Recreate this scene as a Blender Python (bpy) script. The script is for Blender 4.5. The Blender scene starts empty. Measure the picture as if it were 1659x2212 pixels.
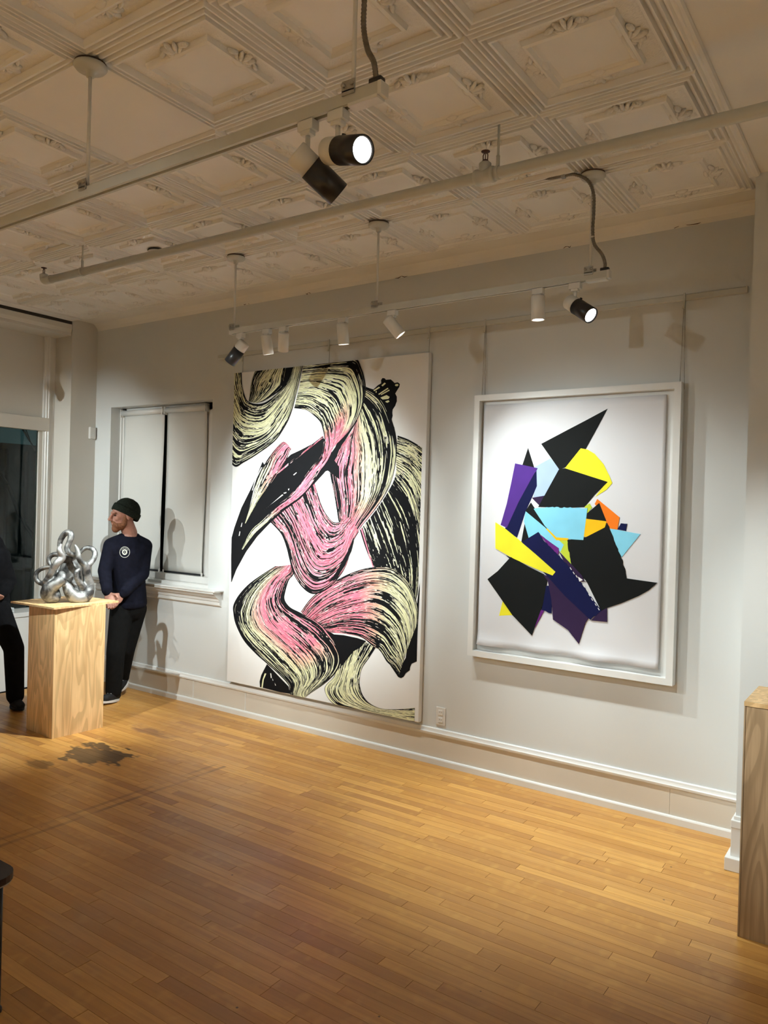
import bpy, bmesh, math, random
from mathutils import Vector, Matrix
random.seed(7)
PI = math.pi
scene = bpy.context.scene
COL = scene.collection
# ------------------------------------------------------------------ camera
CEIL = 3.275
cam_d = bpy.data.cameras.new('camera'); cam = bpy.data.objects.new('camera', cam_d); COL.objects.link(cam)
cam_d.sensor_fit = 'HORIZONTAL'; cam_d.sensor_width = 36.0; cam_d.lens = 1650.2 / 1659.0 * 36.0
cam_d.clip_start = 0.05; cam_d.clip_end = 100
_yaw, _pit, _rol = 0.6077715, -0.0070747, 0.0279040
_f = Vector((-math.sin(_yaw) * math.cos(_pit), math.cos(_yaw) * math.cos(_pit), math.sin(_pit)))
_r0 = Vector((math.cos(_yaw), math.sin(_yaw), 0)); _u0 = _r0.cross(_f)
_r = _r0 * math.cos(_rol) + _u0 * math.sin(_rol); _u = -_r0 * math.sin(_rol) + _u0 * math.cos(_rol)
cam.matrix_world = Matrix(((_r.x, _u.x, -_f.x, 0), (_r.y, _u.y, -_f.y, 0), (_r.z, _u.z, -_f.z, 1.665), (0, 0, 0, 1)))
scene.camera = cam
# ------------------------------------------------------------------ world, exposure
w = bpy.data.worlds.new('night'); scene.world = w; w.use_nodes = True
w.node_tree.nodes['Background'].inputs[0].default_value = (0.20, 0.42, 0.42, 1)
w.node_tree.nodes['Background'].inputs[1].default_value = 0.05
scene.view_settings.view_transform = 'Standard'; scene.view_settings.look = 'None'
scene.cycles.diffuse_bounces = 3; scene.cycles.adaptive_threshold = 0.06; scene.cycles.glossy_bounces = 3; scene.cycles.max_bounces = 8
scene.view_settings.exposure = 1.12; scene.view_settings.gamma = 1.0; scene.view_settings.use_curve_mapping = False
LAMP = (0.905, 1.0, 1.0)

# ------------------------------------------------------------------ materials
def newmat(name):
    m = bpy.data.materials.new(name); m.use_nodes = True
    nt = m.node_tree; b = nt.nodes['Principled BSDF']
    return m, nt, b
def N(nt, t, **kw):
    n = nt.nodes.new(t)
    for k, v in kw.items(): setattr(n, k, v)
    return n
def L(nt, a, b): nt.links.new(a, b)
def mathn(nt, op, a, b=None, c=None, clamp=False):
    n = N(nt, 'ShaderNodeMath', operation=op); n.use_clamp = clamp
    for i, x in enumerate((a, b, c)):
        if x is None: continue
        if isinstance(x, (int, float)): n.inputs[i].default_value = x
        else: L(nt, x, n.inputs[i])
    return n.outputs[0]
def mix(nt, f, a, b, mode='MIX'):
    n = N(nt, 'ShaderNodeMix', data_type='RGBA', blend_type=mode)
    if isinstance(f, (int, float)): n.inputs[0].default_value = f
    else: L(nt, f, n.inputs[0])
    for i, x in ((6, a), (7, b)):
        if isinstance(x, tuple): n.inputs[i].default_value = (*x[:3], 1)
        else: L(nt, x, n.inputs[i])
    return n.outputs[2]
def ramp(nt, f, lo, hi, a=0.0, b=1.0):
    n = N(nt, 'ShaderNodeMapRange'); n.clamp = True
    L(nt, f, n.inputs[0]); n.inputs[1].default_value = lo; n.inputs[2].default_value = hi
    n.inputs[3].default_value = a; n.inputs[4].default_value = b
    return n.outputs[0]
def noise(nt, vec, scale, detail=3, rough=0.5, dist=0.0):
    n = N(nt, 'ShaderNodeTexNoise'); n.inputs['Scale'].default_value = scale
    n.inputs['Detail'].default_value = detail; n.inputs['Roughness'].default_value = rough
    n.inputs['Distortion'].default_value = dist
    if vec is not None: L(nt, vec, n.inputs['Vector'])
    return n.outputs[0]
def mapping(nt, vec, scale=(1, 1, 1), loc=(0, 0, 0)):
    n = N(nt, 'ShaderNodeMapping'); L(nt, vec, n.inputs[0])
    n.inputs['Scale'].default_value = scale; n.inputs['Location'].default_value = loc
    return n.outputs[0]
def bump(nt, b, h, strength=0.2, dist=0.01):
    n = N(nt, 'ShaderNodeBump'); n.inputs['Strength'].default_value = strength
    n.inputs['Distance'].default_value = dist; L(nt, h, n.inputs['Height'])
    L(nt, n.outputs[0], b.inputs['Normal'])
def wpos(nt): return N(nt, 'ShaderNodeNewGeometry').outputs['Position']
def opos(nt): return N(nt, 'ShaderNodeTexCoord').outputs['Object']

def plain(name, col, rough=0.5, metal=0.0, var=0.06, nscale=12.0, bmp=0.0, bscale=60.0, spec=0.5, coord='w'):
    m, nt, b = newmat(name)
    v = wpos(nt) if coord == 'w' else opos(nt)
    n = noise(nt, v, nscale, 1.5)
    dark = tuple(c * (1 - var) for c in col); light = tuple(min(1, c * (1 + var)) for c in col)
    L(nt, mix(nt, ramp(nt, n, 0.3, 0.7), dark, light), b.inputs['Base Color'])
    b.inputs['Roughness'].default_value = rough; b.inputs['Metallic'].default_value = metal
    b.inputs['Specular IOR Level'].default_value = spec
    if bmp: bump(nt, b, noise(nt, v, bscale, 1.0), bmp, 0.004)
    return m
M = {}
M['wall'] = plain('wall_paint', (0.66, 0.67, 0.655), 0.55, var=0.025, nscale=1.6, bmp=0.18, bscale=22, spec=0.3)
M['endwall'] = plain('end_wall_paint', (0.66, 0.63, 0.57), 0.6, var=0.03, nscale=1.6, bmp=0.15, bscale=22, spec=0.3)
M['trim'] = plain('gloss_trim_paint', (0.76, 0.75, 0.72), 0.28, var=0.03, nscale=4, bmp=0.06, bscale=30)
M['panel'] = plain('base_panel_paint', (0.66, 0.61, 0.53), 0.35, var=0.03, nscale=3, bmp=0.06, bscale=25)
M['ceilflat'] = plain('ceiling_plaster', (0.84, 0.82, 0.775), 0.7, var=0.04, nscale=2.5, bmp=0.15, bscale=30)
M['dark'] = plain('dark_gap', (0.03, 0.025, 0.02), 0.8)
M['white_metal'] = plain('white_enamel', (0.72, 0.71, 0.67), 0.35, var=0.03)
M['track_paint'] = plain('grey_white_enamel', (0.56, 0.56, 0.51), 0.4, var=0.03)
M['black_metal'] = plain('black_enamel', (0.018, 0.018, 0.02), 0.35, var=0.1)
M['steel'] = plain('galvanised_steel', (0.42, 0.41, 0.38), 0.4, metal=0.8, var=0.15, nscale=40)
M['cable'] = plain('grey_flexible_conduit', (0.20, 0.18, 0.155), 0.45, metal=0.55, var=0.2, nscale=60)
M['brass'] = plain('dark_bronze', (0.10, 0.05, 0.04), 0.45, metal=0.6, var=0.2)
M['rust'] = plain('rust_stain', (0.10, 0.06, 0.035), 0.8, var=0.4, nscale=40)
M['blind'] = plain('roller_blind_fabric', (0.66, 0.65, 0.61), 0.8, var=0.02, nscale=3, bmp=0.08, bscale=250, spec=0.1)
M['plastic'] = plain('white_plastic', (0.72, 0.70, 0.66), 0.4, var=0.02)
M['canvas'] = plain('primed_canvas', (0.80, 0.79, 0.77), 0.7, var=0.02, nscale=5, bmp=0.05, bscale=500, spec=0.2)
M['frame'] = plain('white_lacquer', (0.76, 0.755, 0.73), 0.4, var=0.015)
M['paper'] = plain('heavy_white_paper', (0.70, 0.695, 0.715), 0.8, var=0.015, nscale=3, bmp=0.05, bscale=8, spec=0.15)
M['bare_wood'] = plain('stretcher_wood', (0.45, 0.32, 0.19), 0.6, var=0.1)
M['skin'] = plain('skin', (0.40, 0.19, 0.135), 0.55, var=0.12, nscale=25)
M['beard'] = plain('ginger_beard', (0.20, 0.075, 0.03), 0.8, var=0.35, nscale=120, bmp=0.5, bscale=260)
M['beanie'] = plain('dark_green_knit', (0.016, 0.020, 0.015), 0.95, var=0.3, nscale=80, bmp=0.6, bscale=220, spec=0.1)
M['sweat'] = plain('navy_fleece', (0.006, 0.0065, 0.014), 0.9, var=0.2, nscale=30, bmp=0.25, bscale=60, spec=0.15)
M['trouser'] = plain('black_cotton', (0.006, 0.006, 0.006), 0.9, var=0.2, nscale=30, bmp=0.25, bscale=50, spec=0.15)
M['coat'] = plain('black_wool', (0.006, 0.006, 0.007), 0.95, var=0.2, nscale=30, spec=0.1)
M['shoe'] = plain('black_canvas_shoe', (0.012, 0.012, 0.013), 0.7, var=0.2, spec=0.3)
M['rubber'] = plain('white_rubber', (0.62, 0.58, 0.54), 0.6, var=0.05)
M['print'] = plain('pale_screen_print', (0.62, 0.62, 0.55), 0.8, var=0.05)
M['eye'] = plain('eye', (0.05, 0.03, 0.02), 0.2)
M['hair'] = plain('dark_hair', (0.02, 0.014, 0.01), 0.7)
M['seat'] = plain('dark_brown_seat', (0.022, 0.010, 0.010), 0.35)
M['magazine'] = plain('glossy_paper', (0.62, 0.66, 0.68), 0.35, var=0.2, nscale=20)
M['facade'] = plain('night_brick', (0.030, 0.036, 0.034), 0.8, var=0.25, nscale=6)
M['facade_dark'] = plain('night_doorway', (0.010, 0.010, 0.011), 0.7, var=0.3)
M['bark'] = plain('bark', (0.025, 0.03, 0.03), 0.9)
M['pavement'] = plain('night_pavement', (0.035, 0.03, 0.026), 0.6, var=0.2)

def emit(name, col, s):
    m, nt, b = newmat(name)
    b.inputs['Base Color'].default_value = (*col, 1); b.inputs['Emission Color'].default_value = (*col, 1)
    b.inputs['Emission Strength'].default_value = s
    return m
M['lens'] = emit('lit_lens', (1.0, 0.97, 0.92), 6.0)

def glass():
    m, nt, b = newmat('window_glass')
    nt.nodes.remove(b)
    tr = N(nt, 'ShaderNodeBsdfTransparent'); tr.inputs[0].default_value = (0.85, 0.9, 0.9, 1)
    gl = N(nt, 'ShaderNodeBsdfGlossy'); gl.inputs['Roughness'].default_value = 0.02
    fr = N(nt, 'ShaderNodeFresnel'); fr.inputs[0].default_value = 1.45
    mx = N(nt, 'ShaderNodeMixShader'); L(nt, fr.outputs[0], mx.inputs[0]); L(nt, tr.outputs[0], mx.inputs[1]); L(nt, gl.outputs[0], mx.inputs[2])
    L(nt, mx.outputs[0], nt.nodes['Material Output'].inputs[0])
    return m
M['glass'] = glass()

def tin(name):
    m, nt, b = newmat(name)
    o = opos(nt); wv = wpos(nt)
    n = noise(nt, wv, 3.0, 3)
    col = mix(nt, ramp(nt, n, 0.3, 0.7), (0.81, 0.79, 0.745), (0.87, 0.855, 0.82))
    L(nt, col, b.inputs['Base Color']); b.inputs['Roughness'].default_value = 0.5
    # stippled band between 70 and 135 mm from the tile edge
    sep = N(nt, 'ShaderNodeSeparateXYZ'); L(nt, o, sep.inputs[0])
    mx = mathn(nt, 'MAXIMUM', mathn(nt, 'ABSOLUTE', sep.outputs[0]), mathn(nt, 'ABSOLUTE', sep.outputs[1]))
    band = mathn(nt, 'MULTIPLY', ramp(nt, mx, 0.163, 0.168), ramp(nt, mx, 0.232, 0.227))
    h = mathn(nt, 'MULTIPLY', noise(nt, wv, 150, 0), band)
    h2 = mathn(nt, 'ADD', h, mathn(nt, 'MULTIPLY', noise(nt, wv, 14, 1), 0.5))
    bump(nt, b, h2, 0.55, 0.006)
    return m
M['tin'] = tin('pressed_tin_paint')

def plywood(name, base=(0.66, 0.44, 0.21), dark=(0.50, 0.28, 0.11), sx=1.0):
    m, nt, b = newmat(name)
    o = opos(nt); oi = N(nt, 'ShaderNodeObjectInfo')
    off = N(nt, 'ShaderNodeVectorMath', operation='ADD'); L(nt, o, off.inputs[0])
    cmb = N(nt, 'ShaderNodeCombineXYZ'); L(nt, mathn(nt, 'MULTIPLY', oi.outputs['Random'], 17.0), cmb.inputs[0]); L(nt, mathn(nt, 'MULTIPLY', oi.outputs['Random'], 9.0), cmb.inputs[2])
    L(nt, cmb.outputs[0], off.inputs[1])
    v = mapping(nt, off.outputs[0], (6.5 * sx, 6.5 * sx, 0.95))
    n = noise(nt, v, 1.0, 2.0, 0.45, 0.25)
    rings = mathn(nt, 'FRACT', mathn(nt, 'MULTIPLY', n, 13.0))
    r1 = mathn(nt, 'MULTIPLY', ramp(nt, rings, 0.30, 0.62), ramp(nt, rings, 1.0, 0.95))
    fine = noise(nt, mapping(nt, off.outputs[0], (160, 160, 6)), 1.0, 3)
    c = mix(nt, r1, base, tuple(min(1, x * 1.28 + 0.02) for x in base))
    c = mix(nt, ramp(nt, noise(nt, v, 2.2, 2), 0.45, 0.75, 0, 0.55), c, dark)
    c = mix(nt, ramp(nt, fine, 0.35, 0.7, 0.0, 0.28), c, dark)
    # knots
    vo = N(nt, 'ShaderNodeTexVoronoi'); L(nt, mapping(nt, off.outputs[0], (3.2, 3.2, 2.0)), vo.inputs['Vector']); vo.inputs['Scale'].default_value = 1.0
    c = mix(nt, ramp(nt, vo.outputs['Distance'], 0.055, 0.02), c, tuple(x * 0.45 for x in dark))
    L(nt, c, b.inputs['Base Color']); b.inputs['Roughness'].default_value = 0.5
    bump(nt, b, fine, 0.08, 0.002)
    return m
M['ply'] = plywood('pine_plywood')
M['ply_edge'] = plain('plywood_edge', (0.60, 0.42, 0.22), 0.6, var=0.15, nscale=60)
M['ply2'] = plywood('dark_plywood', (0.43, 0.30, 0.17), (0.25, 0.15, 0.07), 0.8)  # pedestal side panels, darker than its top board

def planks(name, attr):
    m, nt, b = newmat(name)
    p = wpos(nt)
    if attr:
        a = N(nt, 'ShaderNodeAttribute'); a.attribute_name = 'rnd'; rnd = a.outputs['Fac']
    else:
        rnd = N(nt, 'ShaderNodeObjectInfo').outputs['Random']
    cmb = N(nt, 'ShaderNodeCombineXYZ'); L(nt, mathn(nt, 'MULTIPLY', rnd, 31.0), cmb.inputs[0]); L(nt, mathn(nt, 'MULTIPLY', rnd, 57.0), cmb.inputs[1])
    off = N(nt, 'ShaderNodeVectorMath', operation='ADD'); L(nt, p, off.inputs[0]); L(nt, cmb.outputs[0], off.inputs[1])
    r2 = mathn(nt, 'FRACT', mathn(nt, 'MULTIPLY', rnd, 7.31))
    base = mix(nt, ramp(nt, rnd, 0, 1), (0.51, 0.240, 0.053), (0.70, 0.370, 0.096))
    base = mix(nt, ramp(nt, r2, 0.78, 0.98, 0, 0.6), base, (0.34, 0.15, 0.045))
    g = noise(nt, mapping(nt, off.outputs[0], (2.2, 42, 1)), 1.0, 2.5, 0.6, 0.0)
    base = mix(nt, ramp(nt, g, 0.4, 0.75, 0, 0.42), base, (0.30, 0.13, 0.035))
    fl = noise(nt, mapping(nt, off.outputs[0], (14, 9, 1)), 1.0, 1.5, 0.6, 0.0)
    base = mix(nt, ramp(nt, fl, 0.56, 0.72, 0, 0.35), base, (0.74, 0.42, 0.11))
    # large scale wear patches
    wn = noise(nt, p, 0.9, 1.5)
    base = mix(nt, ramp(nt, wn, 0.5, 0.72, 0, 0.35), base, (0.36, 0.16, 0.05))
    # black water stain with its own outline, and two ghost lines of an old partition
    sx = N(nt, 'ShaderNodeSeparateXYZ'); L(nt, p, sx.inputs[0]); X, Y = sx.outputs[0], sx.outputs[1]
    wob = mathn(nt, 'MULTIPLY', mathn(nt, 'SUBTRACT', noise(nt, mapping(nt, p, (0.7, 1.6, 1)), 8.0, 2.0, 0.65), 0.5), 2.4)
    def blob(cx, cy, rx, ry, s=0.0):
        dx = mathn(nt, 'SUBTRACT', X, cx); dy = mathn(nt, 'SUBTRACT', Y, cy)
        dx2 = mathn(nt, 'DIVIDE', mathn(nt, 'ADD', dx, mathn(nt, 'MULTIPLY', dy, s)), rx); dy2 = mathn(nt, 'DIVIDE', dy, ry)
        d = mathn(nt, 'SQRT', mathn(nt, 'ADD', mathn(nt, 'MULTIPLY', dx2, dx2), mathn(nt, 'MULTIPLY', dy2, dy2)))
        return mathn(nt, 'ADD', d, wob)
    st = ramp(nt, blob(-4.33, 3.03, 0.22, 0.17), 1.10, 0.92, 0, 0.84)
    base = mix(nt, st, base, (0.022, 0.018, 0.015))
    base = mix(nt, ramp(nt, blob(-4.45, 2.70, 0.10, 0.07), 1.1, 0.8, 0, 0.6), base, (0.06, 0.035, 0.02))
    base = mix(nt, ramp(nt, blob(-4.46, 3.58, 0.20, 0.07), 1.3, 0.5, 0, 0.62), base, (0.14, 0.055, 0.045))
    base = mix(nt, ramp(nt, blob(-4.6, 2.45, 0.12, 0.06), 1.2, 0.7, 0, 0.5), base, (0.10, 0.05, 0.03))
    rg = noise(nt, p, 4.0, 2)
    for lx, s in ((-3.53, 0.55), (-3.60, 0.4)):
        dl = mathn(nt, 'ABSOLUTE', mathn(nt, 'SUBTRACT', X, lx))
        ln = mathn(nt, 'MULTIPLY', ramp(nt, dl, 0.020, 0.006, 0, s), ramp(nt, rg, 0.35, 0.55))
        ln = mathn(nt, 'MULTIPLY', ln, mathn(nt, 'LESS_THAN', Y, 3.4))
        base = mix(nt, ln, base, (0.13, 0.06, 0.02))
    vo = N(nt, 'ShaderNodeTexVoronoi'); L(nt, p, vo.inputs['Vector']); vo.inputs['Scale'].default_value = 6.0
    base = mix(nt, ramp(nt, vo.outputs['Distance'], 0.035, 0.02, 0, 0.8), base, (0.05, 0.03, 0.02))
    L(nt, base, b.inputs['Base Color'])
    L(nt, ramp(nt, rg, 0.3, 0.7, 0.30, 0.46), b.inputs['Roughness'])
    b.inputs['Specular IOR Level'].default_value = 0.42
    bump(nt, b, g, 0.06, 0.003)
    return m
M['plank'] = planks('maple_strip_floor', False); M['plank_far'] = planks('maple_strip_floor_run', True)

def silver():
    m, nt, b = newmat('patinated_silver')
    o = wpos(nt)
    n = noise(nt, o, 11, 4, 0.6, 0.5)
    c = mix(nt, ramp(nt, n, 0.40, 0.60), (0.40, 0.40, 0.385), (0.08, 0.08, 0.08))
    L(nt, c, b.inputs['Base Color']); b.inputs['Metallic'].default_value = 0.92
    L(nt, ramp(nt, noise(nt, o, 30, 3), 0.3, 0.7, 0.46, 0.66), b.inputs['Roughness'])
    bump(nt, b, noise(nt, o, 45, 3), 0.12, 0.004)
    return m
M['silver'] = silver()

def streak():
    # printed brush stroke: uv in metres along (x) and across (y) the stroke; 'paint' colour, 'ink' = how black
    m, nt, b = newmat('printed_brush_stroke')
    uv = N(nt, 'ShaderNodeUVMap').outputs[0]
    pa = N(nt, 'ShaderNodeVertexColor'); pa.layer_name = 'paint'
    ik = N(nt, 'ShaderNodeAttribute'); ik.attribute_name = 'ink'
    w1 = noise(nt, mapping(nt, uv, (9, 9, 1)), 1.0, 2)
    vv = N(nt, 'ShaderNodeVectorMath', operation='ADD'); L(nt, uv, vv.inputs[0])
    cb = N(nt, 'ShaderNodeCombineXYZ'); L(nt, mathn(nt, 'MULTIPLY', mathn(nt, 'SUBTRACT', w1, 0.5), 0.012), cb.inputs[1]); L(nt, cb.outputs[0], vv.inputs[1])
    uvw = vv.outputs[0]
    n1 = noise(nt, mapping(nt, uvw, (1.2, 30, 1)), 1.0, 1.0, 0.5)
    n2 = noise(nt, mapping(nt, uvw, (4.0, 95, 1), (3, 7, 1)), 1.0, 0.0, 0.5)
    n3 = noise(nt, mapping(nt, uvw, (26, 150, 1), (8, 2, 5)), 1.0, 0.0, 0.5)
    c5 = lambda n, g: mathn(nt, 'MULTIPLY', mathn(nt, 'SUBTRACT', n, 0.5), g)
    s = mathn(nt, 'ADD', mathn(nt, 'ADD', c5(n1, 1.0), c5(n2, 1.25)), mathn(nt, 'ADD', c5(n3, 0.45), 0.53))
    k = mathn(nt, 'SUBTRACT', s, mathn(nt, 'MULTIPLY', ik.outputs['Fac'], 0.8))
    n4 = noise(nt, mapping(nt, uvw, (0.9, 48, 1), (1, 4, 9)), 1.0, 1.0, 0.5)
    n5 = noise(nt, mapping(nt, uvw, (1.4, 75, 1), (5, 1, 3)), 1.0, 0.0, 0.5)
    la = mathn(nt, 'ABSOLUTE', mathn(nt, 'SUBTRACT', n4, 0.5)); lb = mathn(nt, 'ABSOLUTE', mathn(nt, 'SUBTRACT', n5, 0.5))
    lines = mathn(nt, 'MAXIMUM', ramp(nt, la, 0.034, 0.022), ramp(nt, lb, 0.030, 0.018))
    lines = mathn(nt, 'MULTIPLY', lines, ramp(nt, n3, 0.40, 0.44))
    isk = mathn(nt, 'MAXIMUM', ramp(nt, k, 0.450, 0.43), lines)               # 1 = black
    wh = mathn(nt, 'MULTIPLY', ramp(nt, k, 0.54, 0.47), 0.75)
    c = mix(nt, wh, pa.outputs[0], (0.80, 0.78, 0.72))
    c = mix(nt, isk, c, (0.006, 0.006, 0.007))
    L(nt, c, b.inputs['Base Color']); b.inputs['Roughness'].default_value = 0.75
    b.inputs['Specular IOR Level'].default_value = 0.12
    return m
M['streak'] = streak()
M['ink'] = plain('black_ink', (0.006, 0.006, 0.007), 0.75, spec=0.12)
PCOL = {'c': (0.82, 0.81, 0.50), 'p': (0.90, 0.20, 0.28), 'o': (0.92, 0.42, 0.32), 'w': (0.8, 0.78, 0.74)}
for k_, v_ in PCOL.items(): M['dab_' + k_] = plain('print_colour_' + k_, v_, 0.75, spec=0.12, var=0.02)
ACOL = {'K': (0.008, 0.009, 0.009), 'Y': (0.86, 0.78, 0.035), 'B': (0.42, 0.55, 0.83), 'P': (0.085, 0.03, 0.24), 'N': (0.006, 0.008, 0.055),
        'V': (0.032, 0.016, 0.055), 'O': (0.90, 0.20, 0.015), 'C': (0.24, 0.62, 0.80), 'L': (0.52, 0.62, 0.05), 'A': (0.92, 0.52, 0.012), 'M': (0.14, 0.02, 0.19), 'W': (0.8, 0.8, 0.8)}
ANAME = {'K': 'black', 'Y': 'yellow', 'B': 'pale_blue', 'P': 'purple', 'N': 'navy', 'V': 'dark_violet', 'O': 'orange', 'C': 'sky_blue', 'L': 'lime', 'A': 'amber', 'M': 'magenta', 'W': 'white'}
for k_, v_ in ACOL.items(): M['gouache_' + k_] = plain('gouache_' + ANAME[k_], v_, 0.8, spec=0.15, var=0.05, nscale=9)
M['pencil'] = plain('brown_pencil', (0.55, 0.32, 0.18), 0.8)

# ------------------------------------------------------------------ mesh helpers
class MB:
    def __init__(s): s.v = []; s.f = []; s.sm = []
    def add(s, vs, fs, smooth=False):
        o = len(s.v); s.v += [tuple(v) for v in vs]; s.f += [tuple(i + o for i in f) for f in fs]; s.sm += [smooth] * len(fs); return s
    def box(s, x0, x1, y0, y1, z0, z1):
        return s.add([(x0, y0, z0), (x1, y0, z0), (x1, y1, z0), (x0, y1, z0), (x0, y0, z1), (x1, y0, z1), (x1, y1, z1), (x0, y1, z1)],
                     [(0, 3, 2, 1), (4, 5, 6, 7), (0, 1, 5, 4), (1, 2, 6, 5), (2, 3, 7, 6), (3, 0, 4, 7)])
    def bbox(s, x0, x1, y0, y1, z0, z1, b=0.004):
        bm = bmesh.new(); bmesh.ops.create_cube(bm, size=1)
        for v in bm.verts: v.co = Vector(((x0 + x1) / 2 + v.co.x * (x1 - x0), (y0 + y1) / 2 + v.co.y * (y1 - y0), (z0 + z1) / 2 + v.co.z * (z1 - z0)))
        b = min(b, abs(x1 - x0) * .4, abs(y1 - y0) * .4, abs(z1 - z0) * .4)
        bmesh.ops.bevel(bm, geom=bm.edges[:], offset=b, segments=2, affect='EDGES', profile=0.6)
        bm.verts.index_update(); s.add([v.co[:] for v in bm.verts], [[v.index for v in f.verts] for f in bm.faces]); bm.free(); return s
    def prism(s, prof, axis, a0, a1, smooth=False):
        """closed profile of 2d points extruded along axis ('x': prof=(y,z); 'y': prof=(x,z); 'z': prof=(x,y))"""
        def P(p, a): return (a, p[0], p[1]) if axis == 'x' else (p[0], a, p[1]) if axis == 'y' else (p[0], p[1], a)
        n = len(prof); vs = [P(p, a0) for p in prof] + [P(p, a1) for p in prof]
        fs = [(i, (i + 1) % n, n + (i + 1) % n, n + i) for i in range(n)] + [tuple(range(n))[::-1], tuple(range(n, 2 * n))]
        return s.add(vs, fs, smooth)
    def tube(s, pts, rad, n=12, cap=True, ribs=0):
        pts = [Vector(p) for p in pts]; m = len(pts)
        if isinstance(rad, (int, float)): rad = [rad] * m
        t0 = (pts[1] - pts[0]).normalized(); a = Vector((0, 0, 1)) if abs(t0.z) < .9 else Vector((1, 0, 0))
        u = t0.cross(a).normalized(); vs = []
        for i in range(m):
            t = (pts[min(i + 1, m - 1)] - pts[max(i - 1, 0)]).normalized()
            u = (u - t * u.dot(t)).normalized(); w_ = t.cross(u)
            for k in range(n):
                an = 2 * PI * k / n; vs.append(pts[i] + (u * math.cos(an) + w_ * math.sin(an)) * rad[i])
        fs = [(i * n + k, i * n + (k + 1) % n, (i + 1) * n + (k + 1) % n, (i + 1) * n + k) for i in range(m - 1) for k in range(n)]
        s.add(vs, fs, True)
        if cap: s.add(vs[:n], [tuple(range(n))[::-1]]); s.add(vs[-n:], [tuple(range(n))])
        return s
    def lathe(s, prof, org, axis=(0, 0, 1), n=24):
        """prof: (radius, height) along axis from org"""
        ax = Vector(axis).normalized(); a = Vector((1, 0, 0)) if abs(ax.x) < .9 else Vector((0, 1, 0))
        u = ax.cross(a).normalized(); w_ = ax.cross(u); o = Vector(org); vs = []
        for r, h in prof:
            for k in range(n):
                an = 2 * PI * k / n; vs.append(o + ax * h + (u * math.cos(an) + w_ * math.sin(an)) * max(r, 1e-5))
        fs = [(i * n + k, i * n + (k + 1) % n, (i + 1) * n + (k + 1) % n, (i + 1) * n + k) for i in range(len(prof) - 1) for k in range(n)]
        return s.add(vs, fs, True)
    def ell(s, c, ax, n=16, mrings=10):
        """ellipsoid: ax = three semi-axis vectors"""
        c = Vector(c); A = [Vector(a) for a in ax]; vs = []
        for i in range(mrings + 1):
            th = PI * i / mrings
            for k in range(n):
                ph = 2 * PI * k / n
                vs.append(c + A[0] * (math.sin(th) * math.cos(ph)) + A[1] * (math.sin(th) * math.sin(ph)) + A[2] * math.cos(th))
        fs = [(i * n + k, i * n + (k + 1) % n, (i + 1) * n + (k + 1) % n, (i + 1) * n + k) for i in range(mrings) for k in range(n)]
        return s.add(vs, fs, True)
    def cap(s, p0, r0, p1, r1, n=14):
        """round cone between two spheres, as closed tube with rounded ends"""
        p0, p1 = Vector(p0), Vector(p1); d = p1 - p0; ln = d.length; ax = d / ln if ln > 1e-6 else Vector((0, 0, 1))
        prof = [(r0 * math.sin(t), -r0 * math.cos(t)) for t in [PI / 2 * i / 5 for i in range(6)]] + [(r1 * math.cos(t), ln + r1 * math.sin(t)) for t in [PI / 2 * i / 5 for i in range(6)]]
        return s.lathe(prof, p0, ax, n)
    def mesh(s, name, mat, auto=False):
        me = bpy.data.meshes.new(name); me.from_pydata(s.v, [], s.f); me.update()
        for p, q in zip(me.polygons, s.sm): p.use_smooth = q
        bm = bmesh.new(); bm.from_mesh(me); bmesh.ops.remove_doubles(bm, verts=bm.verts, dist=1e-6); bmesh.ops.recalc_face_normals(bm, faces=bm.faces); bm.to_mesh(me); bm.free()
        me.materials.append(M[mat] if isinstance(mat, str) else mat)
        return me
    def build(s, name, mat, parent=None):
        return link(name, s.mesh(name, mat), parent)
def link(name, me, parent=None):
    o = bpy.data.objects.new(name, me); COL.objects.link(o)
    if parent is not None:
        o.parent = parent; o.matrix_parent_inverse = Matrix.Identity(4)
        pw = world_loc(parent)
        o.location = -pw
    return o
_loc = {}
def world_loc(o): return _loc.get(o.name, Vector((0, 0, 0)))
def thing(name, label, cat, loc, group=None):
    """Empty at the base of a thing; children are built in world coordinates and shifted"""
    o = bpy.data.objects.new(name, None); COL.objects.link(o); o.empty_display_size = 0.1
    o.location = loc; _loc[o.name] = Vector(loc); return tag(o, label, cat, group)
def tag(o, label, cat, group=None):
    o['label'] = label; o['category'] = cat
    if group: o['group'] = group
    return o
def struct(o, label=None):
    o['kind'] = 'structure'
    if label: o['label'] = label
    return o
def blobmesh(name, mb, mat, parent, voxel=0.008, smooth=6):
    """fuse overlapping closed shapes into one continuous skin"""
    o = mb.build(name, mat, None)
    r = o.modifiers.new('fuse', 'REMESH'); r.mode = 'VOXEL'; r.voxel_size = voxel; r.use_smooth_shade = True
    if smooth:
        sm = o.modifiers.new('soften', 'SMOOTH'); sm.factor = 0.5; sm.iterations = smooth
    dg = bpy.context.evaluated_depsgraph_get(); dg.update()
    me = bpy.data.meshes.new_from_object(o.evaluated_get(dg)); me.name = name
    old = o.data; o.modifiers.clear(); o.data = me; bpy.data.meshes.remove(old)
    for p in me.polygons: p.use_smooth = True
    if parent is not None:
        o.parent = parent; o.location = -world_loc(parent)
    return o
def catmull(pts, n):
    pts = [Vector(p) for p in pts]; out = []; m = len(pts)
    for i in range(n):
        t = i * (m - 1) / (n - 1); k = min(int(t), m - 2); f = t - k
        p0, p1, p2, p3 = pts[max(k - 1, 0)], pts[k], pts[k + 1], pts[min(k + 2, m - 1)]
        out.append(0.5 * ((2 * p1) + (p2 - p0) * f + (2 * p0 - 5 * p1 + 4 * p2 - p3) * f * f + (3 * p1 - p0 - 3 * p2 + p3) * f ** 3))
    return out

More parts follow.
